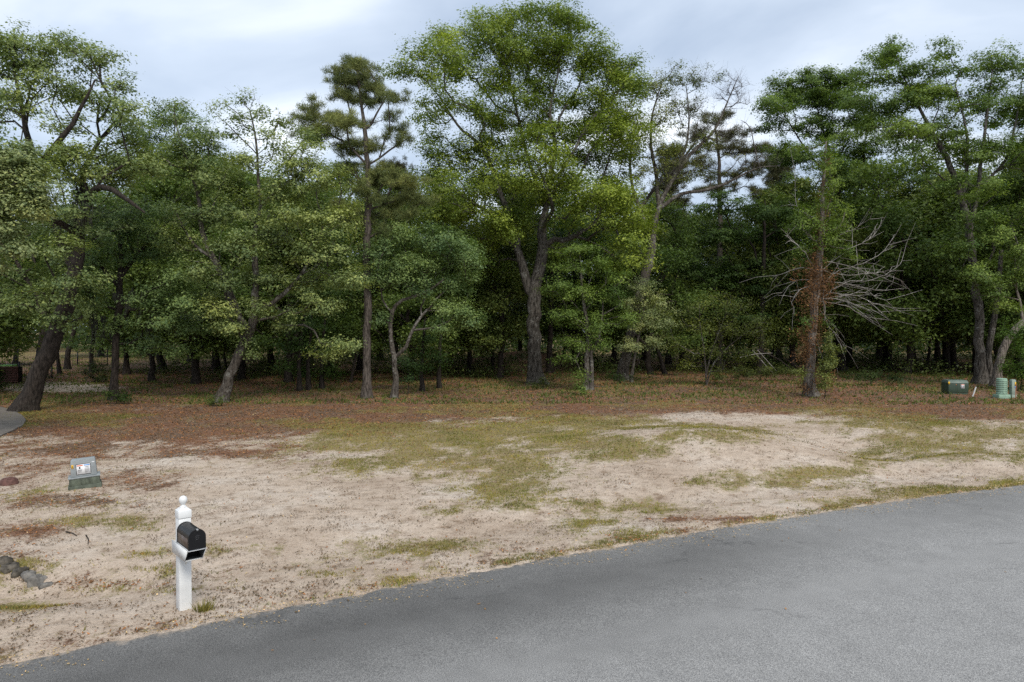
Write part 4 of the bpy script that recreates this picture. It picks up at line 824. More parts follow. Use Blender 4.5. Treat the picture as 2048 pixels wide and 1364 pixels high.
shrub('shrub', 'dark clipped bush at the extreme left beside the slatted bin', (-6, 785), [(-5, 750, 16, 20), (-15, 765, 20, 18), (4, 770, 10, 10)], (.03, .055, .02), 109)
shrub('shrub', 'young leafy bush right of the small oak trunk', (815, 790), [(812, 725, 22, 18), (832, 735, 18, 16), (815, 755, 16, 12)], (.05, .09, .035), 110)
shrub('shrub', 'low green bush between the giant trunk and the shadowed oak', (1035, 752), [(1030, 715, 12, 8), (1046, 712, 8, 7)], (.05, .1, .045), 111)
shrub('shrub', 'low dark undergrowth mound right of the dead cedar', (1740, 770), [(1720, 750, 34, 14), (1760, 750, 30, 12), (1790, 755, 26, 12)], (.04, .065, .022), 112)
shrub('shrub', 'wide low undergrowth left of the dead cedar', (1520, 762), [(1480, 748, 34, 14), (1530, 745, 30, 14), (1570, 742, 28, 12), (1440, 752, 26, 10)], (.10, .125, .045), 113, )
# ------------------------------------------------------------------ trees behind: a few built once, then copied
def proto(name, label, seed, H, wid, color, kind='oak', bark=BARK_D):
    r = np.random.default_rng(seed); root = thing(name, label, 'tree', (0, 0, 0), 0)
    th = H * (.42 if kind != 'pine' else .9)
    ang = r.random() * 6
    trunk = (np.array([(0, 0, -.2), (.1, .1, th * .3), (.25 * r.normal(), .25 * r.normal(), th * .7), (.5 * r.normal(), .5 * r.normal(), th)]), [.3, .24, .2, .14 if kind != 'pine' else .05])
    T = []; TI = []
    if kind == 'pine':
        for z in np.linspace(H * .5, H, 11):
            w = wid * (1.05 - z / H) + .6
            for _ in range(4):
                a = r.random() * 7; c = np.array([math.cos(a) * w * .7, math.sin(a) * w * .7, z + r.normal(0, .2)]); n = 16
                T.append(c + r.normal(0, 1, (n, 3)) * np.array([.65, .65, .25])); TI.append(np.full(n, .4 + r.normal(0, .06)))
    else:
        for _ in range(44):
            a = r.random() * 7; zz = r.random() ** .9; rad = wid * math.sin(math.acos(min(.98, abs(zz * 1.7 - .75)))) * r.uniform(.45, 1)
            c = np.array([math.cos(a) * rad, math.sin(a) * rad, H * (.16 + .80 * zz)]); n = 22
            v = rand_dir(n, r) * (r.random((n, 1)) ** .45)
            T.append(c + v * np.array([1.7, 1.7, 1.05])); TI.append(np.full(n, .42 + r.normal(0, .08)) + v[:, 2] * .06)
    T = np.vstack(T); TI = np.concatenate(TI)
    ch = skeleton([trunk], T, r, .3, .13, seg=.9, tipr=.012)
    V, F = tubes(ch, lambda r0: 9 if r0 > .1 else 5 if r0 > .04 else 3, .2, 0.0)
    obj('trunk', mesh_np('trunk', V, F), bark, root, smooth=True)
    if kind == 'pine': V, F, tt = tuft_leaves(T, 60, .14, .1, .42, .04, r, 0, TI, True)
    else: V, F, tt = tuft_leaves(T, 56, .42, .26, .20, .11, r, .8, TI)
    me = mesh_np('crown', V, [F]); attr(me, 'tint', tt); c = obj('crown', me, NEEDLE if kind == 'pine' else LEAF, root); c.color = (*color, 1)
    return root, H
def dup(root, loc, rz, s, color=None, label=None, group=None):
    o = root.copy(); COL.objects.link(o); o.location = loc; o.rotation_euler = (0, 0, rz); o.scale = (s, s, s)
    if label: o['label'] = label
    if group: o['group'] = group
    for ch in root.children:
        c = ch.copy(); COL.objects.link(c); c.parent = o
        if color is not None and ch.name.startswith('crown'): c.color = (*color, 1)
    return o
GP = 'trees of the wood behind the front row'
P1 = proto('background_oak', 'x', 201, 17, 5.2, (.09,.14,.05)); P2 = proto('background_oak', 'x', 202, 16, 6.0, GREEN); P3 = proto('background_oak', 'x', 203, 18, 4.4, GREEN)
P4 = proto('background_pine', 'x', 204, 20, 3.6, (.07, .07, .04), 'pine', BARK_PINE)
protos = {'a': P1, 'b': P2, 'c': P3, 'p': P4}
used = set()
# px, D, photograph row of the top, kind
rowA = [(390, 46, 300, 'a'), (480, 50, 330, 'c'), (575, 47, 350, 'b'), (660, 52, 340, 'a'), (820, 50, 400, 'b'), (1000, 52, 330, 'c'), (1300, 55, 400, 'b'), (1590, 58, 330, 'a'), (1820, 56, 300, 'b'), (1960, 58, 300, 'a'), (2100, 50, 260, 'c'), (-60, 44, 250, 'a'), (-160, 38, 200, 'b'), (2200, 55, 200, 'a'),
        (540, 60, 330, 'a'), (430, 62, 300, 'c'), (720, 62, 330, 'b'), (880, 62, 350, 'a'), (1150, 66, 330, 'a'), (1230, 63, 370, 'b'), (1420, 66, 400, 'a'), (1500, 64, 410, 'b'), (1700, 66, 320, 'c'), (1780, 64, 350, 'a'), (1900, 66, 340, 'b'), (2040, 66, 320, 'a'), (2150, 68, 280, 'b'), (320, 62, 320, 'b'), (790, 72, 330, 'p'), (1340, 72, 300, 'p'), (1560, 76, 310, 'p'),
        (380, 76, 330, 'a'), (500, 78, 350, 'b'), (620, 76, 360, 'c'), (760, 80, 370, 'a'), (900, 78, 380, 'b'), (1040, 80, 370, 'c'), (1180, 78, 380, 'a'), (1290, 80, 420, 'b'), (1400, 82, 420, 'c'), (1480, 84, 430, 'a'), (1620, 80, 380, 'b'), (1760, 82, 360, 'a'), (1880, 80, 360, 'c'), (2000, 84, 360, 'b'), (2120, 84, 330, 'a'), (2240, 80, 300, 'b'),
        (200, 90, 420, 'b'), (300, 95, 400, 'c'), (-120, 62, 400, 'b'), (250, 54, 380, 'c')]
for i, (px, D, ty, k) in enumerate(rowA):
    root, H = protos[k]
    r = np.random.default_rng(500 + i); top = P(px, ty, D); gz0 = float(h(top[0], D)); s = (top[2] - gz0) / (H * 1.02)
    s = float(np.clip(s, .4, 1.5)); col = [(.12, .175, .06), (.14, .185, .07), (.10, .155, .052), (.15, .19, .065)][i % 4]
    if k == 'p': col = (.07, .07, .04)
    side = 'left' if px < 550 else 'middle' if px < 1300 else 'right'
    dep = 'nearest row' if D < 56 else 'middle row' if D < 70 else 'farthest row'
    LM = [(0, 'the leftmost foliage'), (110, 'the big leaning oak'), (200, 'the slim dark trunk'), (300, 'the bushy grey green oak'), (400, 'the broad leaning-trunk oak'), (520, 'the thin sky-lit twigs'), (620, 'the shaded thicket'), (730, 'the tall pine'), (830, 'the small curved-branch oak'), (940, 'the left limbs of the giant oak'), (1060, 'the giant trunk'), (1170, 'the two-stemmed oak'), (1260, 'the half-bare trunk'), (1360, 'the bare grey branches'), (1440, 'the airy yellow green tree'), (1530, 'the sky gap'), (1630, 'the dead cedar'), (1740, 'the silvery bare branches'), (1830, 'the dense dark oak'), (1930, 'the mottled twin trunks'), (2030, 'the curved leaning trunk'), (2180, 'the right frame edge')]
    lmk = min(LM, key=lambda q: abs(q[0] - px))[1]
    lab = {'p': 'dim pine', 'a': 'dim rounded oak', 'b': 'dim broad oak', 'c': 'dim narrow oak'}[k] + f' in the {dep}, behind {lmk}'
    loc = (top[0], D, gz0)
    if k not in used:
        used.add(k); o = root; o.location = loc; o.rotation_euler = (0, 0, r.random() * 6); o.scale = (s, s, s)
        for ch in o.children:
            if ch.name.startswith('crown'): ch.color = (*col, 1)
        o['label'] = lab
    else:
        o = dup(root, loc, r.random() * 6, s, col, lab, None)
    o['group'] = 'dim trees of the wood behind the front row'
# far wood as one mass
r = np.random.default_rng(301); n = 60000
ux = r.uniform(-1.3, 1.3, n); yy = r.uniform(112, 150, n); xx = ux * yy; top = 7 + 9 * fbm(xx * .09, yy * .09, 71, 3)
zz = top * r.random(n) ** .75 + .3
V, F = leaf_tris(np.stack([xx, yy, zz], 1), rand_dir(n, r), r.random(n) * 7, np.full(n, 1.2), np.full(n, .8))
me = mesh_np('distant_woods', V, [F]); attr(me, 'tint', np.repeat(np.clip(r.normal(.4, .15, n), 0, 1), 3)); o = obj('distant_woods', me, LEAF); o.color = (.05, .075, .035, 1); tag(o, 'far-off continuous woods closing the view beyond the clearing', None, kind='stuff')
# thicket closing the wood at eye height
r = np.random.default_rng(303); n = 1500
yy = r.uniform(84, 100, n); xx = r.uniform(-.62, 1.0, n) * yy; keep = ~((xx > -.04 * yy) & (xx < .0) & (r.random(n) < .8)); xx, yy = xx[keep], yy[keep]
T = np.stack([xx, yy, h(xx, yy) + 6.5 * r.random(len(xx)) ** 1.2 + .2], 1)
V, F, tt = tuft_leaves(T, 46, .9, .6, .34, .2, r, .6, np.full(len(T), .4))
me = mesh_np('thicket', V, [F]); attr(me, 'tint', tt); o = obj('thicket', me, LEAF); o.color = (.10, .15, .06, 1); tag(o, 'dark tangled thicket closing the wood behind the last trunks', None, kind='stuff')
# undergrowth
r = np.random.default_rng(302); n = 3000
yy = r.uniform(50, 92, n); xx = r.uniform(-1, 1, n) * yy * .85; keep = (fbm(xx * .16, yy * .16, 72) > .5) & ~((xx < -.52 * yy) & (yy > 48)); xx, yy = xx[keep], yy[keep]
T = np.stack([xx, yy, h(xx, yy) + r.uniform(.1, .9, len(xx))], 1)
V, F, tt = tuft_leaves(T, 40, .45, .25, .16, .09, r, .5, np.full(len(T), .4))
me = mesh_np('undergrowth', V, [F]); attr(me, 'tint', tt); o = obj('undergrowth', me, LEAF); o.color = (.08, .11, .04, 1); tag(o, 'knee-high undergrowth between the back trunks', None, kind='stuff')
def lmk_(px): return min(LM, key=lambda q: abs(q[0] - px))
# loose trunks in the shade
for i, (px, py, w, ln) in enumerate([(185, 745, .16, 0), (135, 738, .22, 3), (120, 748, .13, -3), (30, 728, .2, 2), (430, 742, .14, 4), (455, 745, .1, -2), (475, 738, .12, 2), (1330, 748, .15, -6), (1540, 725, .14, 3), (1960, 735, .16, 3), (1830, 722, .18, -4), (1850, 740, .12, 2), (390, 735, .2, 0), (1130, 728, .18, 3), (985, 733, .12, 0), (815, 745, .1, 6), (700, 765, .09, 4), (1475, 722, .1, -3), (78, 730, .34, 2)]):
    g = ground(px, py); D = g[1]; root = thing('bare_trunk', ('slender ' if w < .13 else 'thick ' if w > .19 else '') + 'dark trunk in the shade, ' + ('leaning right, ' if ln > 1 else 'leaning left, ' if ln < -1 else 'upright, ') + ('left of ' if px < lmk_(px)[0] else 'right of ') + lmk_(px)[1], 'tree', tuple(g), 0, 'lone dark trunks inside the wood')
    rr = np.random.default_rng(900 + i); hh_ = 9.0; pts = [np.array((0, 0, -.15))] + [np.array((ln * .05 * z + rr.normal(0, .12), rr.normal(0, .12), z)) for z in (1.5, 3, 5, 7, hh_)]
    cp, c2 = catmull(pts, np.linspace(w * 1.1, w * .55, 6), .5); ch = [(cp, c2)]
    for _ in range(5):
        j = rr.integers(len(cp) // 3, len(cp)); d = rand_dir(1, rr)[0]; d[2] = abs(d[2]) * .6 + .2; e_ = cp[j] + d * rr.uniform(1, 2.5); ch.append((np.array([cp[j], (cp[j] + e_) / 2 + rr.normal(0, .12, 3), e_]), np.array([w * .3, w * .2, .015])))
    V, F = tubes(ch, lambda r0: 10 if r0 > .07 else 5, .2, 0.0); obj('trunk', mesh_np('trunk', V, F), BARK_D, root, smooth=True)
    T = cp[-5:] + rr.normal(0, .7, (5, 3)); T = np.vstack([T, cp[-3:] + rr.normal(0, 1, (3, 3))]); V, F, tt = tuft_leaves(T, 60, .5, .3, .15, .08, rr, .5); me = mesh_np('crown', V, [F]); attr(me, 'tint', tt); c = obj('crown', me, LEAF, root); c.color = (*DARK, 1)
# brush pile and sticks
def stick(name, label, pts, r0, m, group=None, cat='branch'):
    b = MB(); pts = [np.array(p, float) for p in pts]; o0 = pts[0].copy(); b.tube([p - o0 for p in pts], np.linspace(r0, r0 * .4, len(pts)), 6)
    o = b.build(name, m, smooth=True, loc=tuple(o0)); tag(o, label, cat, group); return o
rr = np.random.default_rng(44)
for i, (a, b_, c, lab) in enumerate([((1513, 697, 54), (1560, 720, 53.5), (1595, 748, 53), 'dark fallen limb sloping right behind the airy small tree'), ((1515, 700, 53.6), (1540, 728, 53.2), (1553, 742, 53), 'pale thin fallen branch, left of the pair behind the airy tree'),
                                    ((1505, 700, 54), (1535, 735, 53), (1548, 748, 52.6), 'pale thin fallen branch touching the ground behind the airy tree'), ((1480, 715, 52), (1510, 708, 52), (1545, 706, 52.4), 'grey branch lying level behind the airy tree'),
                                    ((1570, 718, 56), (1600, 735, 55), (1612, 745, 54.6), 'short black fallen limb near the dead cedar')]):
    stick('fallen_branch', lab, [P(*a), P(*b_), P(*c)], .07 if i in (0, 4) else .035, BARK_D if i in (0, 4) else BARK_B, 'fallen branches left of the dead cedar')
for i, (px, py, ax, ay, lab) in enumerate([(132, 1065, 22, 8, 'thin grey stick lying on the sand below the utility box'), (172, 1072, 4, 18, 'short dark stick lying towards the road on the sand'), (1180, 772, 40, 3, 'pale stick lying by the two-stemmed oak'), (955, 752, 60, 10, 'low dark stick lying left of the giant trunk')]):
    a = ground(px, py); b_ = ground(px + ax, py + ay); m_ = (a + b_) / 2 + np.array([0, 0, .02]); stick('fallen_branch', lab, [a + [0, 0, .015], m_ + [.02, .01, 0], b_ + [0, 0, .01]], .012 if py > 1000 else .03, BARK_D if i != 2 else BARK_B)

# ------------------------------------------------------------------ mailbox
WHITE = plain('white_vinyl', (.72, .73, .73), .45, .09, .4, 5); BLACK = plain('black_enamel', (.008, .008, .009), .42, .2, .3, 12); STEEL = plain('steel', (.5, .5, .5), .3, .1, .5, metal=.9)
BROWN = plain('brown_side', (.10, .072, .058), .38, .2, .5, 9)
INN = plain('grey_plastic', (.30, .33, .33), .5, .05, .4); SHADE_IN = plain('painted_shade', (.035, .038, .038), .8, .1, .2); SHADE_DEEP = plain('deep_painted_shade', (.01, .01, .01), .8, .1, .2)  # the two darkest tones paint the shade inside the newspaper holder
g = ground(368, 1217); post = thing('mailbox', 'white mailbox post with ball finial and black arched mailbox, beside the road', 'mailbox', tuple(g), R(42))
b = MB(); b.box(-.074, .074, -.074, .074, -.1, 1.185); b.build('post', WHITE, post, .004)
b = MB(); b.box(-.079, .079, -.079, .079, 1.192, 1.285); b.hexa([(-.079, -.079, 1.285), (.079, -.079, 1.285), (.079, .079, 1.285), (-.079, .079, 1.285)], [(-.034, -.034, 1.325), (.034, -.034, 1.325), (.034, .034, 1.325), (-.034, .034, 1.325)]); b.build('post_cap', WHITE, post, .003)
b = MB(); b.lathe([(.042, 1.322), (.036, 1.336), (.022, 1.345), (.022, 1.352), (.034, 1.366), (.047, 1.392), (.052, 1.415), (.047, 1.438), (.034, 1.456), (.016, 1.466), (.002, 1.469)], 20); b.build('finial', WHITE, post, smooth=True)
# arched box: extends towards -y (the road); profile in x,z
def arch(w, z0, zs, n=14): return [(-w, z0)] + [(-w * math.cos(PI * i / n), zs + w * .95 * math.sin(PI * i / n)) for i in range(n + 1)] + [(w, z0)]
def extr(b, prof, y0, y1, cap0=True, cap1=True):
    k = len(prof); V = [(x, y0, z) for x, z in prof] + [(x, y1, z) for x, z in prof]
    b.add(V, [(i, (i + 1) % k, k + (i + 1) % k, k + i) for i in range(k)])
    if cap0: b.ngon([(x, y0, z) for x, z in prof][::-1])
    if cap1: b.ngon([(x, y1, z) for x, z in prof])
Z0 = .905
b = MB(); extr(b, arch(.098, Z0, 1.052), -.52, -.078); b.build('box_body', BLACK, post)
b = MB(); extr(b, arch(.104, Z0 - .002, 1.052), -.548, -.522); b.build('box_door', BLACK, post, .004)
b = MB(); extr(b, arch(.102, Z0 - .001, 1.052), -.097, -.080); b.build('back_rim', BLACK, post)
b = MB(); b.box(-.1005, -.0985, -.50, -.11, Z0 + .015, 1.04); b.build('brown_panel', BROWN, post)  # thin brown sheet over the left side of the box
b = MB(); b.box(-.012, .012, -.566, -.52, 1.132, 1.156); b.build('latch', STEEL, post, .003)
b = MB()
for (x0, z0, x1, z1) in ((-.03, 1.05, .0, 1.075), (.0, 1.075, .034, 1.062), (-.026, 1.035, .004, 1.055), (.004, 1.055, .03, 1.04), (-.022, 1.018, .022, 1.03)):
    b.hexa([(x0, -.5505, z0), (x1, -.5505, z1), (x1, -.548, z1), (x0, -.548, z0)], [(x0, -.5505, z0 + .005), (x1, -.5505, z1 + .005), (x1, -.548, z1 + .005), (x0, -.548, z0 + .005)])
b.build('door_emblem', plain('emblem_relief', (.05, .05, .055), .25, .1), post)
b = MB(); b.box(-.100, .100, -.535, -.076, Z0 - .022, Z0 - .003); b.build('mounting_board', WHITE, post, .003)
# newspaper holder: open-ended tapered box
zt, zb = Z0 - .023, .735; wt, wb, th = .114, .110, .006
b = MB()
for s in (-1, 1):
    lo = [(s * wb, -.41, zb), (s * (wb - th), -.41, zb), (s * (wb - th), .10, zb), (s * wb, .10, zb)]; hi = [(s * wt, -.535, zt + .015), (s * (wt - th), -.535, zt + .015), (s * (wt - th), .10, zt + .015), (s * wt, .10, zt + .015)]
    b.hexa(lo, hi)
b.box(-wb + th, wb - th, -.41, .10, zb, zb + th); b.box(-wb, wb, .09, .098, zb + th, zt); b.build('newspaper_holder', WHITE, post)
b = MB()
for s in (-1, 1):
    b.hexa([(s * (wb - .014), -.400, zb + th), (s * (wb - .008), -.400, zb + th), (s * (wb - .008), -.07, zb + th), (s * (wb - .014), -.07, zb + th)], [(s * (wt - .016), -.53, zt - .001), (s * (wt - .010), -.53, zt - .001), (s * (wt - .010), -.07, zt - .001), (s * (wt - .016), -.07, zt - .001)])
b.box(-wb + .016, wb - .016, -.39, -.08, zb + .008, zb + .012); b.build('holder_shade', SHADE_IN, post)  # dark sheets painting shade onto the holder's inner walls and floor
b = MB(); b.box(-.090, .090, -.30, -.08, zb + .014, zt - .003); b.build('holder_shade_block', SHADE_DEEP, post)  # near-black block standing in for deep shade inside the holder
b = MB(); b.hexa([(-.014, -.080, .60), (.014, -.080, .60), (.014, -.075, .60), (-.014, -.075, .60)], [(-.016, -.20, .744), (.016, -.20, .744), (.016, -.075, .744), (-.016, -.075, .744)]); b.build('bracket', WHITE, post, .003)
# grass clump beside the post
rr = np.random.default_rng(12); gc = ground(406, 1222); V = []; m = 170
for i in range(m):
    a = rr.random() * 7; rad = abs(rr.normal(0, .055)); bx, by = math.cos(a) * rad, math.sin(a) * rad; hh_ = rr.uniform(.05, .17) * (1.15 - rad * 3); w = .006
    lx, ly = math.cos(a) * hh_ * rr.uniform(.1, .8), math.sin(a) * hh_ * rr.uniform(.1, .8); t_ = rr.random() * 7; V += [(bx - w * math.cos(t_), by - w * math.sin(t_), -.01), (bx + w * math.cos(t_), by + w * math.sin(t_), -.01), (bx + lx, by + ly, hh_)]
me = mesh_np('grass_clump', np.array(V), [np.arange(m * 3).reshape(-1, 3)]); attr(me, 'tint', np.repeat(rr.uniform(.2, .95, m), 3)); o = obj('grass_clump', me, GRASSM, loc=tuple(gc)); o.color = (.16, .15, .06, 1); tag(o, 'single tall tuft of half-dry grass at the foot of the mailbox post', 'grass')

# ------------------------------------------------------------------ utility box on the left
GBOX = plain('grey_green_plastic', (.25, .275, .285), .55, .12, .35, 5); DGRN = plain('dark_green_plastic', (.095, .112, .085), .6, .3, .3, 7); LAB = plain('white_label', (.75, .76, .78), .5, .03)
ORG = plain('orange_band', (.75, .16, .04), .5, .05); BLU = plain('blue_band', (.10, .30, .68), .5, .05); YLW = plain('yellow_sticker', (.72, .42, .02), .5, .05); BLK = plain('black_print', (.02, .02, .02), .6, .1)
g = ground(157, 979); ub = thing('utility_box', 'grey utility pedestal with warning labels on a dark green stepped base, tilted in the sand', 'utility box', (g[0], g[1] + .25, g[2] - .03), R(13))
ub.rotation_euler = (R(3), R(-3.5), R(30)); ub.scale = (.76, .62, .86)
b = MB(); b.box(-.44, .44, -.29, .29, -.12, .14, .02, .02); b.build('base_skirt', DGRN, ub, .008)
b = MB(); b.box(-.395, .395, -.255, .255, .14, .33, .012, .01); b.build('base_tier', DGRN, ub, .008)
for k in range(4):
    b = MB(); x = -.20 + k * .11; b.box(x, x + .014, -.268, -.252, .17, .29); b.build('rib', DGRN, ub, .002)
b = MB(); b.box(-.41, .41, -.27, .27, .33, .365); b.build('base_lip', GBOX, ub, .006)
b = MB(); b.box(-.335, .335, -.215, .215, .365, .80, .022, .045); b.build('cover', GBOX, ub, .02)
b = MB(); b.box(-.30, .30, -.17, .17, .80, .812, .02, .02); b.build('lid_ridge', GBOX, ub, .005)
# labels sit on the sloped front face
def face(x0, x1, z0, z1, off, name, m, par=ub):
    fy = lambda z: -.215 + .045 * (z - .365) / .435 - off
    b = MB(); b.hexa([(x0, fy(z0), z0), (x1, fy(z0), z0), (x1, fy(z0) + .002, z0), (x0, fy(z0) + .002, z0)], [(x0, fy(z1), z1), (x1, fy(z1), z1), (x1, fy(z1) + .002, z1), (x0, fy(z1) + .002, z1)]); return b.build(name, m, par)
fr = face(-.19, .19, .415, .70, .004, 'label_frame', BLK)
face(-.175, .175, .43, .685, .007, 'warning_label', LAB)
face(-.165, -.01, .645, .672, .010, 'orange_header', ORG); face(.012, .165, .645, .672, .010, 'blue_header', BLU)
fr2 = MB()
for (x0, x1, z0) in [(-.15, -.03, .545), (-.15, -.04, .528), (-.15, -.05, .511), (-.14, -.05, .485), (.03, .15, .615), (.05, .13, .600), (.03, .14, .572), (.03, .15, .545), (.03, .15, .528), (.03, .12, .505), (.03, .15, .485), (.03, .10, .465)]:
    face(x0, x1, z0, z0 + .006, .0105, 'print_line', BLK)
face(-.11, -.075, .575, .628, .0105, 'pictogram', BLK)
face(-.30, -.245, .60, .695, .004, 'hazard_sticker', YLW)
for (xa, za, xb, zb_) in [(-.290, .612, -.274, .682), (-.274, .682, -.256, .612), (-.284, .635, -.262, .640)]:
    fy = lambda z: -.215 + .045 * (z - .365) / .435 - .0075
    b = MB(); b.hexa([(xa - .003, fy(za), za), (xa + .003, fy(za), za), (xa + .003, fy(za) + .002, za), (xa - .003, fy(za) + .002, za)], [(xb - .003, fy(zb_), zb_ + .004), (xb + .003, fy(zb_), zb_ + .004), (xb + .003, fy(zb_) + .002, zb_ + .004), (xb - .003, fy(zb_) + .002, zb_ + .004)]); b.build('sticker_letter', BLK, ub)
for (x, z) in ((0, .42), (.18, .43), (-.18, .43), (.18, .69)):
    fy = -.215 + .045 * (z - .365) / .435 - .012; b = MB(); b.box(x - .008, x + .008, fy, fy + .008, z - .008, z + .008); b.build('bolt', STEEL, ub, .002)
face(.22, .29, .705, .725, .003, 'name_plate', LAB)
# rusty cleanout cap
RUST = plain('rusty_cap', (.12, .06, .05), .75, .3, .3, 14, bumps=.5)
g = ground(18, 968); co = thing('cleanout_cap', 'low round rusty brown cap sticking out of the sand at the left edge', 'cap', tuple(g))
b = MB(); b.lathe([(.20, -.05), (.18, .05), (.165, .11), (.15, .12)], 20); b.build('collar', RUST, co, .004, True)
b = MB(); b.lathe([(.13, .118), (.13, .135), (.115, .142), (.11, .132), (.05, .132), (.045, .15), (.0, .152)], 20); b.build('lid', RUST, co)
# culvert rubble
STONE = plain('culvert_stone', (.19, .18, .165), .9, .4, .2, 9, bumps=.9); DST = plain('dark_stone', (.10, .088, .072), .9, .5, .2, 9, bumps=.9)
def rock(px, py, sx, sy, sz, lab, m, seed):
    r = np.random.default_rng(seed); g = ground(px, py); b = MB(); seg, rg = 14, 8; V = []
    for i in range(rg + 1):
        ph = PI * i / rg
        for j in range(seg):
            t = 2 * PI * j / seg; d = np.array((math.sin(ph) * math.cos(t), math.sin(ph) * math.sin(t), math.cos(ph)))
            d = np.sign(d) * np.abs(d) ** .5; k = 1 + .32 * (vnoise(np.array(d[0] * 2.2 + seed), np.array(d[1] * 2.2 + d[2] * 1.7), seed) - .5) + r.normal(0, .085); V.append(d * k * np.array((sx, sy, sz)) * .92)
    b.add(V, [(i * seg + j, (i + 1) * seg + j, (i + 1) * seg + (j + 1) % seg, i * seg + (j + 1) % seg) for i in range(rg) for j in range(seg)])
    o = b.build('stone', m, loc=(g[0], g[1], g[2] + sz * .05)); o.rotation_euler = (r.normal(0, .15), r.normal(0, .15), r.random() * 6); tag(o, lab, 'stone', 'broken stones at the culvert end')
rock(70, 1165, .11, .09, .12, 'pale squarish grey block, the largest of the culvert stones', STONE, 1); rock(56, 1155, .13, .08, .09, 'mid grey stone against the left side of the pale block', STONE, 2)
rock(82, 1160, .08, .07, .06, 'small grey stone just behind the pale block', STONE, 9); rock(12, 1142, .09, .07, .06, 'small dark stone under the leftmost stones', DST, 10); rock(45, 1142, .08, .08, .06, 'small dark stone behind the mottled grey stone', DST, 11)
rock(92, 1172, .10, .05, .05, 'flat mottled stone right of the pale block', STONE, 3); rock(36, 1148, .10, .08, .07, 'mottled grey stone second from the left of the culvert row', DST, 4)
rock(22, 1138, .12, .10, .09, 'dark rounded stone near the left edge of the culvert', DST, 5); rock(5, 1128, .13, .10, .10, 'leftmost stone at the culvert, dark with a white streak', DST, 6); rock(-20, 1118, .13, .1, .1, 'dark stone just at the frame edge of the culvert', DST, 7)
# ------------------------------------------------------------------ far right utilities
TGR = plain('transformer_green', (.04, .065, .045), .45, .12, .4, 4); TGL = plain('transformer_lid', (.10, .14, .115), .45, .1, .4); MINT = plain('mint_plastic', (.24, .36, .27), .55, .1, .35, 5); GRP = plain('grey_green_pvc', (.26, .32, .27), .55, .12, .35, 5); PVC = plain('white_pvc', (.55, .56, .55), .5, .1)
g = ground(1921, 789); tb = thing('transformer', 'dark green pad-mounted transformer cabinet with a white warning label, by the mottled trunks', 'transformer', (g[0], g[1] + .5, g[2]), R(-8)); tb.scale = (.66, .8, 1.0)
b = MB(); b.box(-.74, .74, -.5, .5, -.1, .10); b.build('pad', TGR, tb, .01)
b = MB(); b.box(-.78, .78, -.53, .53, .10, .62); b.build('cabinet', TGR, tb, .015)
b = MB(); b.box(-.80, .80, -.55, .55, .62, .78, .06, .16); b.build('lid', TGL, tb, .015)
b = MB(); b.box(.17, .45, -.534, -.5315, .34, .57); b.build('warning_label', LAB, tb)
b = MB(); b.box(.19, .43, -.5385, -.536, .515, .555); b.build('orange_header', ORG, tb)
b = MB(); b.box(.36, .40, -.5385, -.536, .38, .48); b.build('pictogram', BLK, tb)
b = MB(); b.box(.21, .30, -.5385, -.536, .40, .415); b.box(.21, .30, -.5385, -.536, .45, .465); b.build('print_line', BLK, tb)
b = MB(); b.box(-.82, -.68, -.5385, -.534, .56, .70); b.build('orange_tag', YLW, tb)
b = MB(); b.box(-.22, -.15, -.5385, -.534, .50, .56); b.build('small_tag', plain('faded_orange', (.35, .14, .04), .6), tb)
b = MB(); b.box(-.10, -.095, -.535, -.531, .12, .61); b.build('door_seam', BLK, tb)
g = ground(2003, 796); cp_ = thing('cable_pedestal', 'pale mint green ribbed cylinder pedestal right of the transformer', 'pedestal', tuple(g), R(0), 'pedestals at the right edge')
b = MB(); b.box(-.31, .31, -.26, .26, -.1, .20, .01, .01); b.build('base', MINT, cp_, .02)
prof = [(.25, .20)]
for k in range(7):
    z = .24 + k * .105; prof += [(.255, z), (.255, z + .06), (.238, z + .07), (.238, z + .095)]
prof += [(.25, .99), (.24, 1.02), (.20, 1.045), (.01, 1.05)]
b = MB(); b.lathe(prof, 22); b.build('shell', MINT, cp_)
for k in range(7):
    z = .245 + k * .105
    for x in (-.10, .04):
        b = MB(); b.box(x, x + .1, -.268, -.235, z + .012, z + .04); b.build('louvre', MINT, cp_, .004)
g = ground(2025, 795); sp_ = thing('cable_pedestal', 'narrow grey green pedestal with an orange sticker, last before the right edge', 'pedestal', tuple(g), R(10), 'pedestals at the right edge')
b = MB(); b.box(-.16, .16, -.12, .12, -.1, .16, .01, .01); b.build('base', GRP, sp_, .01)
b = MB(); b.box(-.135, .135, -.10, .10, .16, .93, .01, .01); b.box(-.12, .12, -.09, .09, .93, .96, .02, .02); b.build('shell', GRP, sp_, .02)
b = MB(); b.box(.03, .11, -.104, -.098, .62, .82); b.build('orange_sticker', YLW, sp_)
b = MB(); b.box(.03, .10, -.104, -.098, .50, .60); b.build('blue_sticker', BLU, sp_)
g = ground(2031, 797); b = MB(); b.tube([(0, 0, -.1), (.01, 0, .45), (.02, 0, .78)], .018, 8); o = b.build('marker_stake', plain('faded_orange_stake', (.42, .16, .10), .6), loc=tuple(g), smooth=True); tag(o, 'thin faded orange marker stake beside the narrow pedestal', 'stake')
g = ground(1944, 793); b = MB(); b.tube([(0, 0, -.1), (.10, 0, .20), (.21, 0, .52)], .035, 10); o = b.build('pvc_pipe', PVC, loc=tuple(g), smooth=True); tag(o, 'short white pipe leaning out of the ground at the transformer corner', 'pipe')
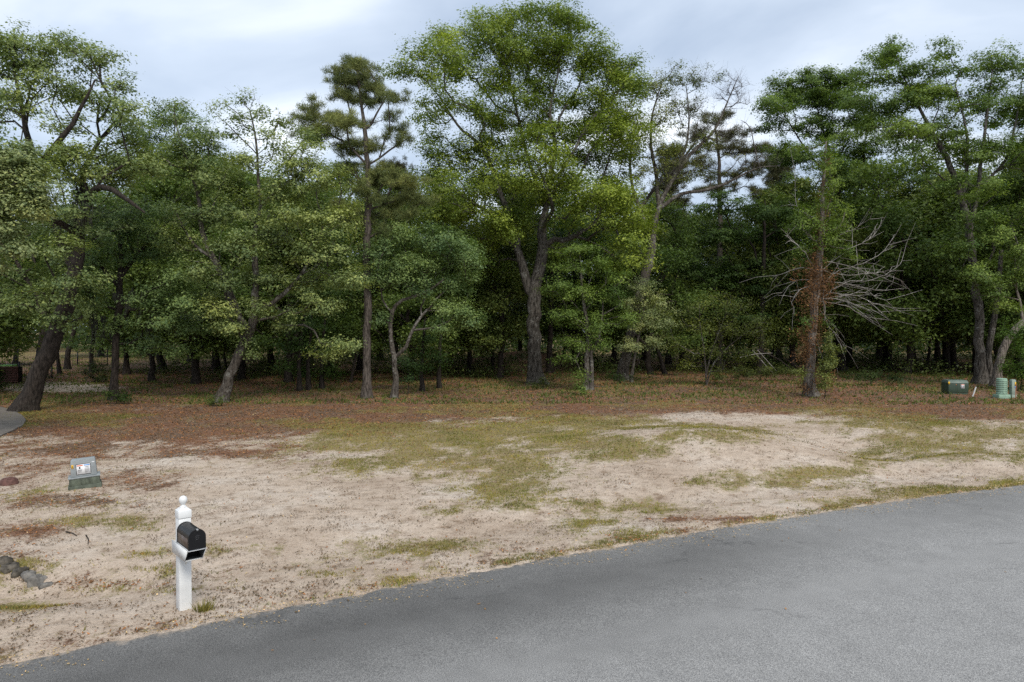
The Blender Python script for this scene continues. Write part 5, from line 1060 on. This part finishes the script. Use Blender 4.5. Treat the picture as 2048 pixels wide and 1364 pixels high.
# ------------------------------------------------------------------ left background: fences, bin
IRON = plain('black_iron', (.012, .012, .013), .45, .2, .4); CEDW = plain('stained_wood', (.10, .045, .035), .7, .25, .2, 5); LIME = plain('lime_lid', (.30, .62, .16), .45, .05)
def fence(name, label, x0, x1, py, hgt, step, posts, cat='fence'):
    a = ground(x0, py); c = ground(x1, py); L = np.linalg.norm((c - a)[:2]); root = thing(name, label, cat, tuple(a), math.atan2(c[1] - a[1], c[0] - a[0]))
    for z in (.14, hgt - .12):
        b = MB(); b.box(0, L, -.016, .016, z, z + .035); b.build('rail', IRON, root)
    n = int(L / step)
    for i in range(n + 1):
        b_ = MB(); 
        if i == 0:
            b_.box(-.010, .010, -.010, .010, .03, hgt); first = b_.build('picket', IRON, root)
        else:
            o = first.copy(); COL.objects.link(o); o.location = (i * L / n, 0, 0)
    for i in range(posts + 1):
        b = MB(); x = L * i / posts; b.box(x - .035, x + .035, -.035, .035, -.1, hgt + .08); b.box(x - .045, x + .045, -.045, .045, hgt + .08, hgt + .10); b.build('post', IRON, root)
fence('iron_gate', 'black iron gate panel between the slatted bin and the leaning oak', -90, 104, 757, 1.18, .13, 3, 'gate')
fence('iron_fence', 'taller black iron fence beyond the gate, across the shaded clearing', -200, 215, 732, 1.6, .15, 7)
g = ground(22, 766); cx_ = thing('slatted_bin', 'dark red-brown slatted wooden bin left of the iron gate', 'bin', tuple(g), R(4))
b = MB(); b.box(-.72, .40, .05, .55, -.05, 1.08); b.build('inner_box', plain('dark_bin', (.02, .012, .01), .9), cx_)
for k in range(7):
    z = .04 + k * .155; b = MB(); b.box(-.75, .43, .0, .045, z, z + .125); b.build('slat', CEDW, cx_, .005)
for x in (-.76, .40):
    b = MB(); b.box(x, x + .05, -.02, .06, -.05, 1.12); b.build('post', CEDW, cx_)
g2 = np.array(g); b = MB(); b.box(-.58, .40, .04, .60, 0, .10, .04, .04); b.build('crate_lid', LIME, None, .01, loc=(g[0] - .35, g[1], g[2] + 1.13)); tag(bpy.data.objects['crate_lid'], 'lime green lid lying on top of the slatted bin', 'lid')
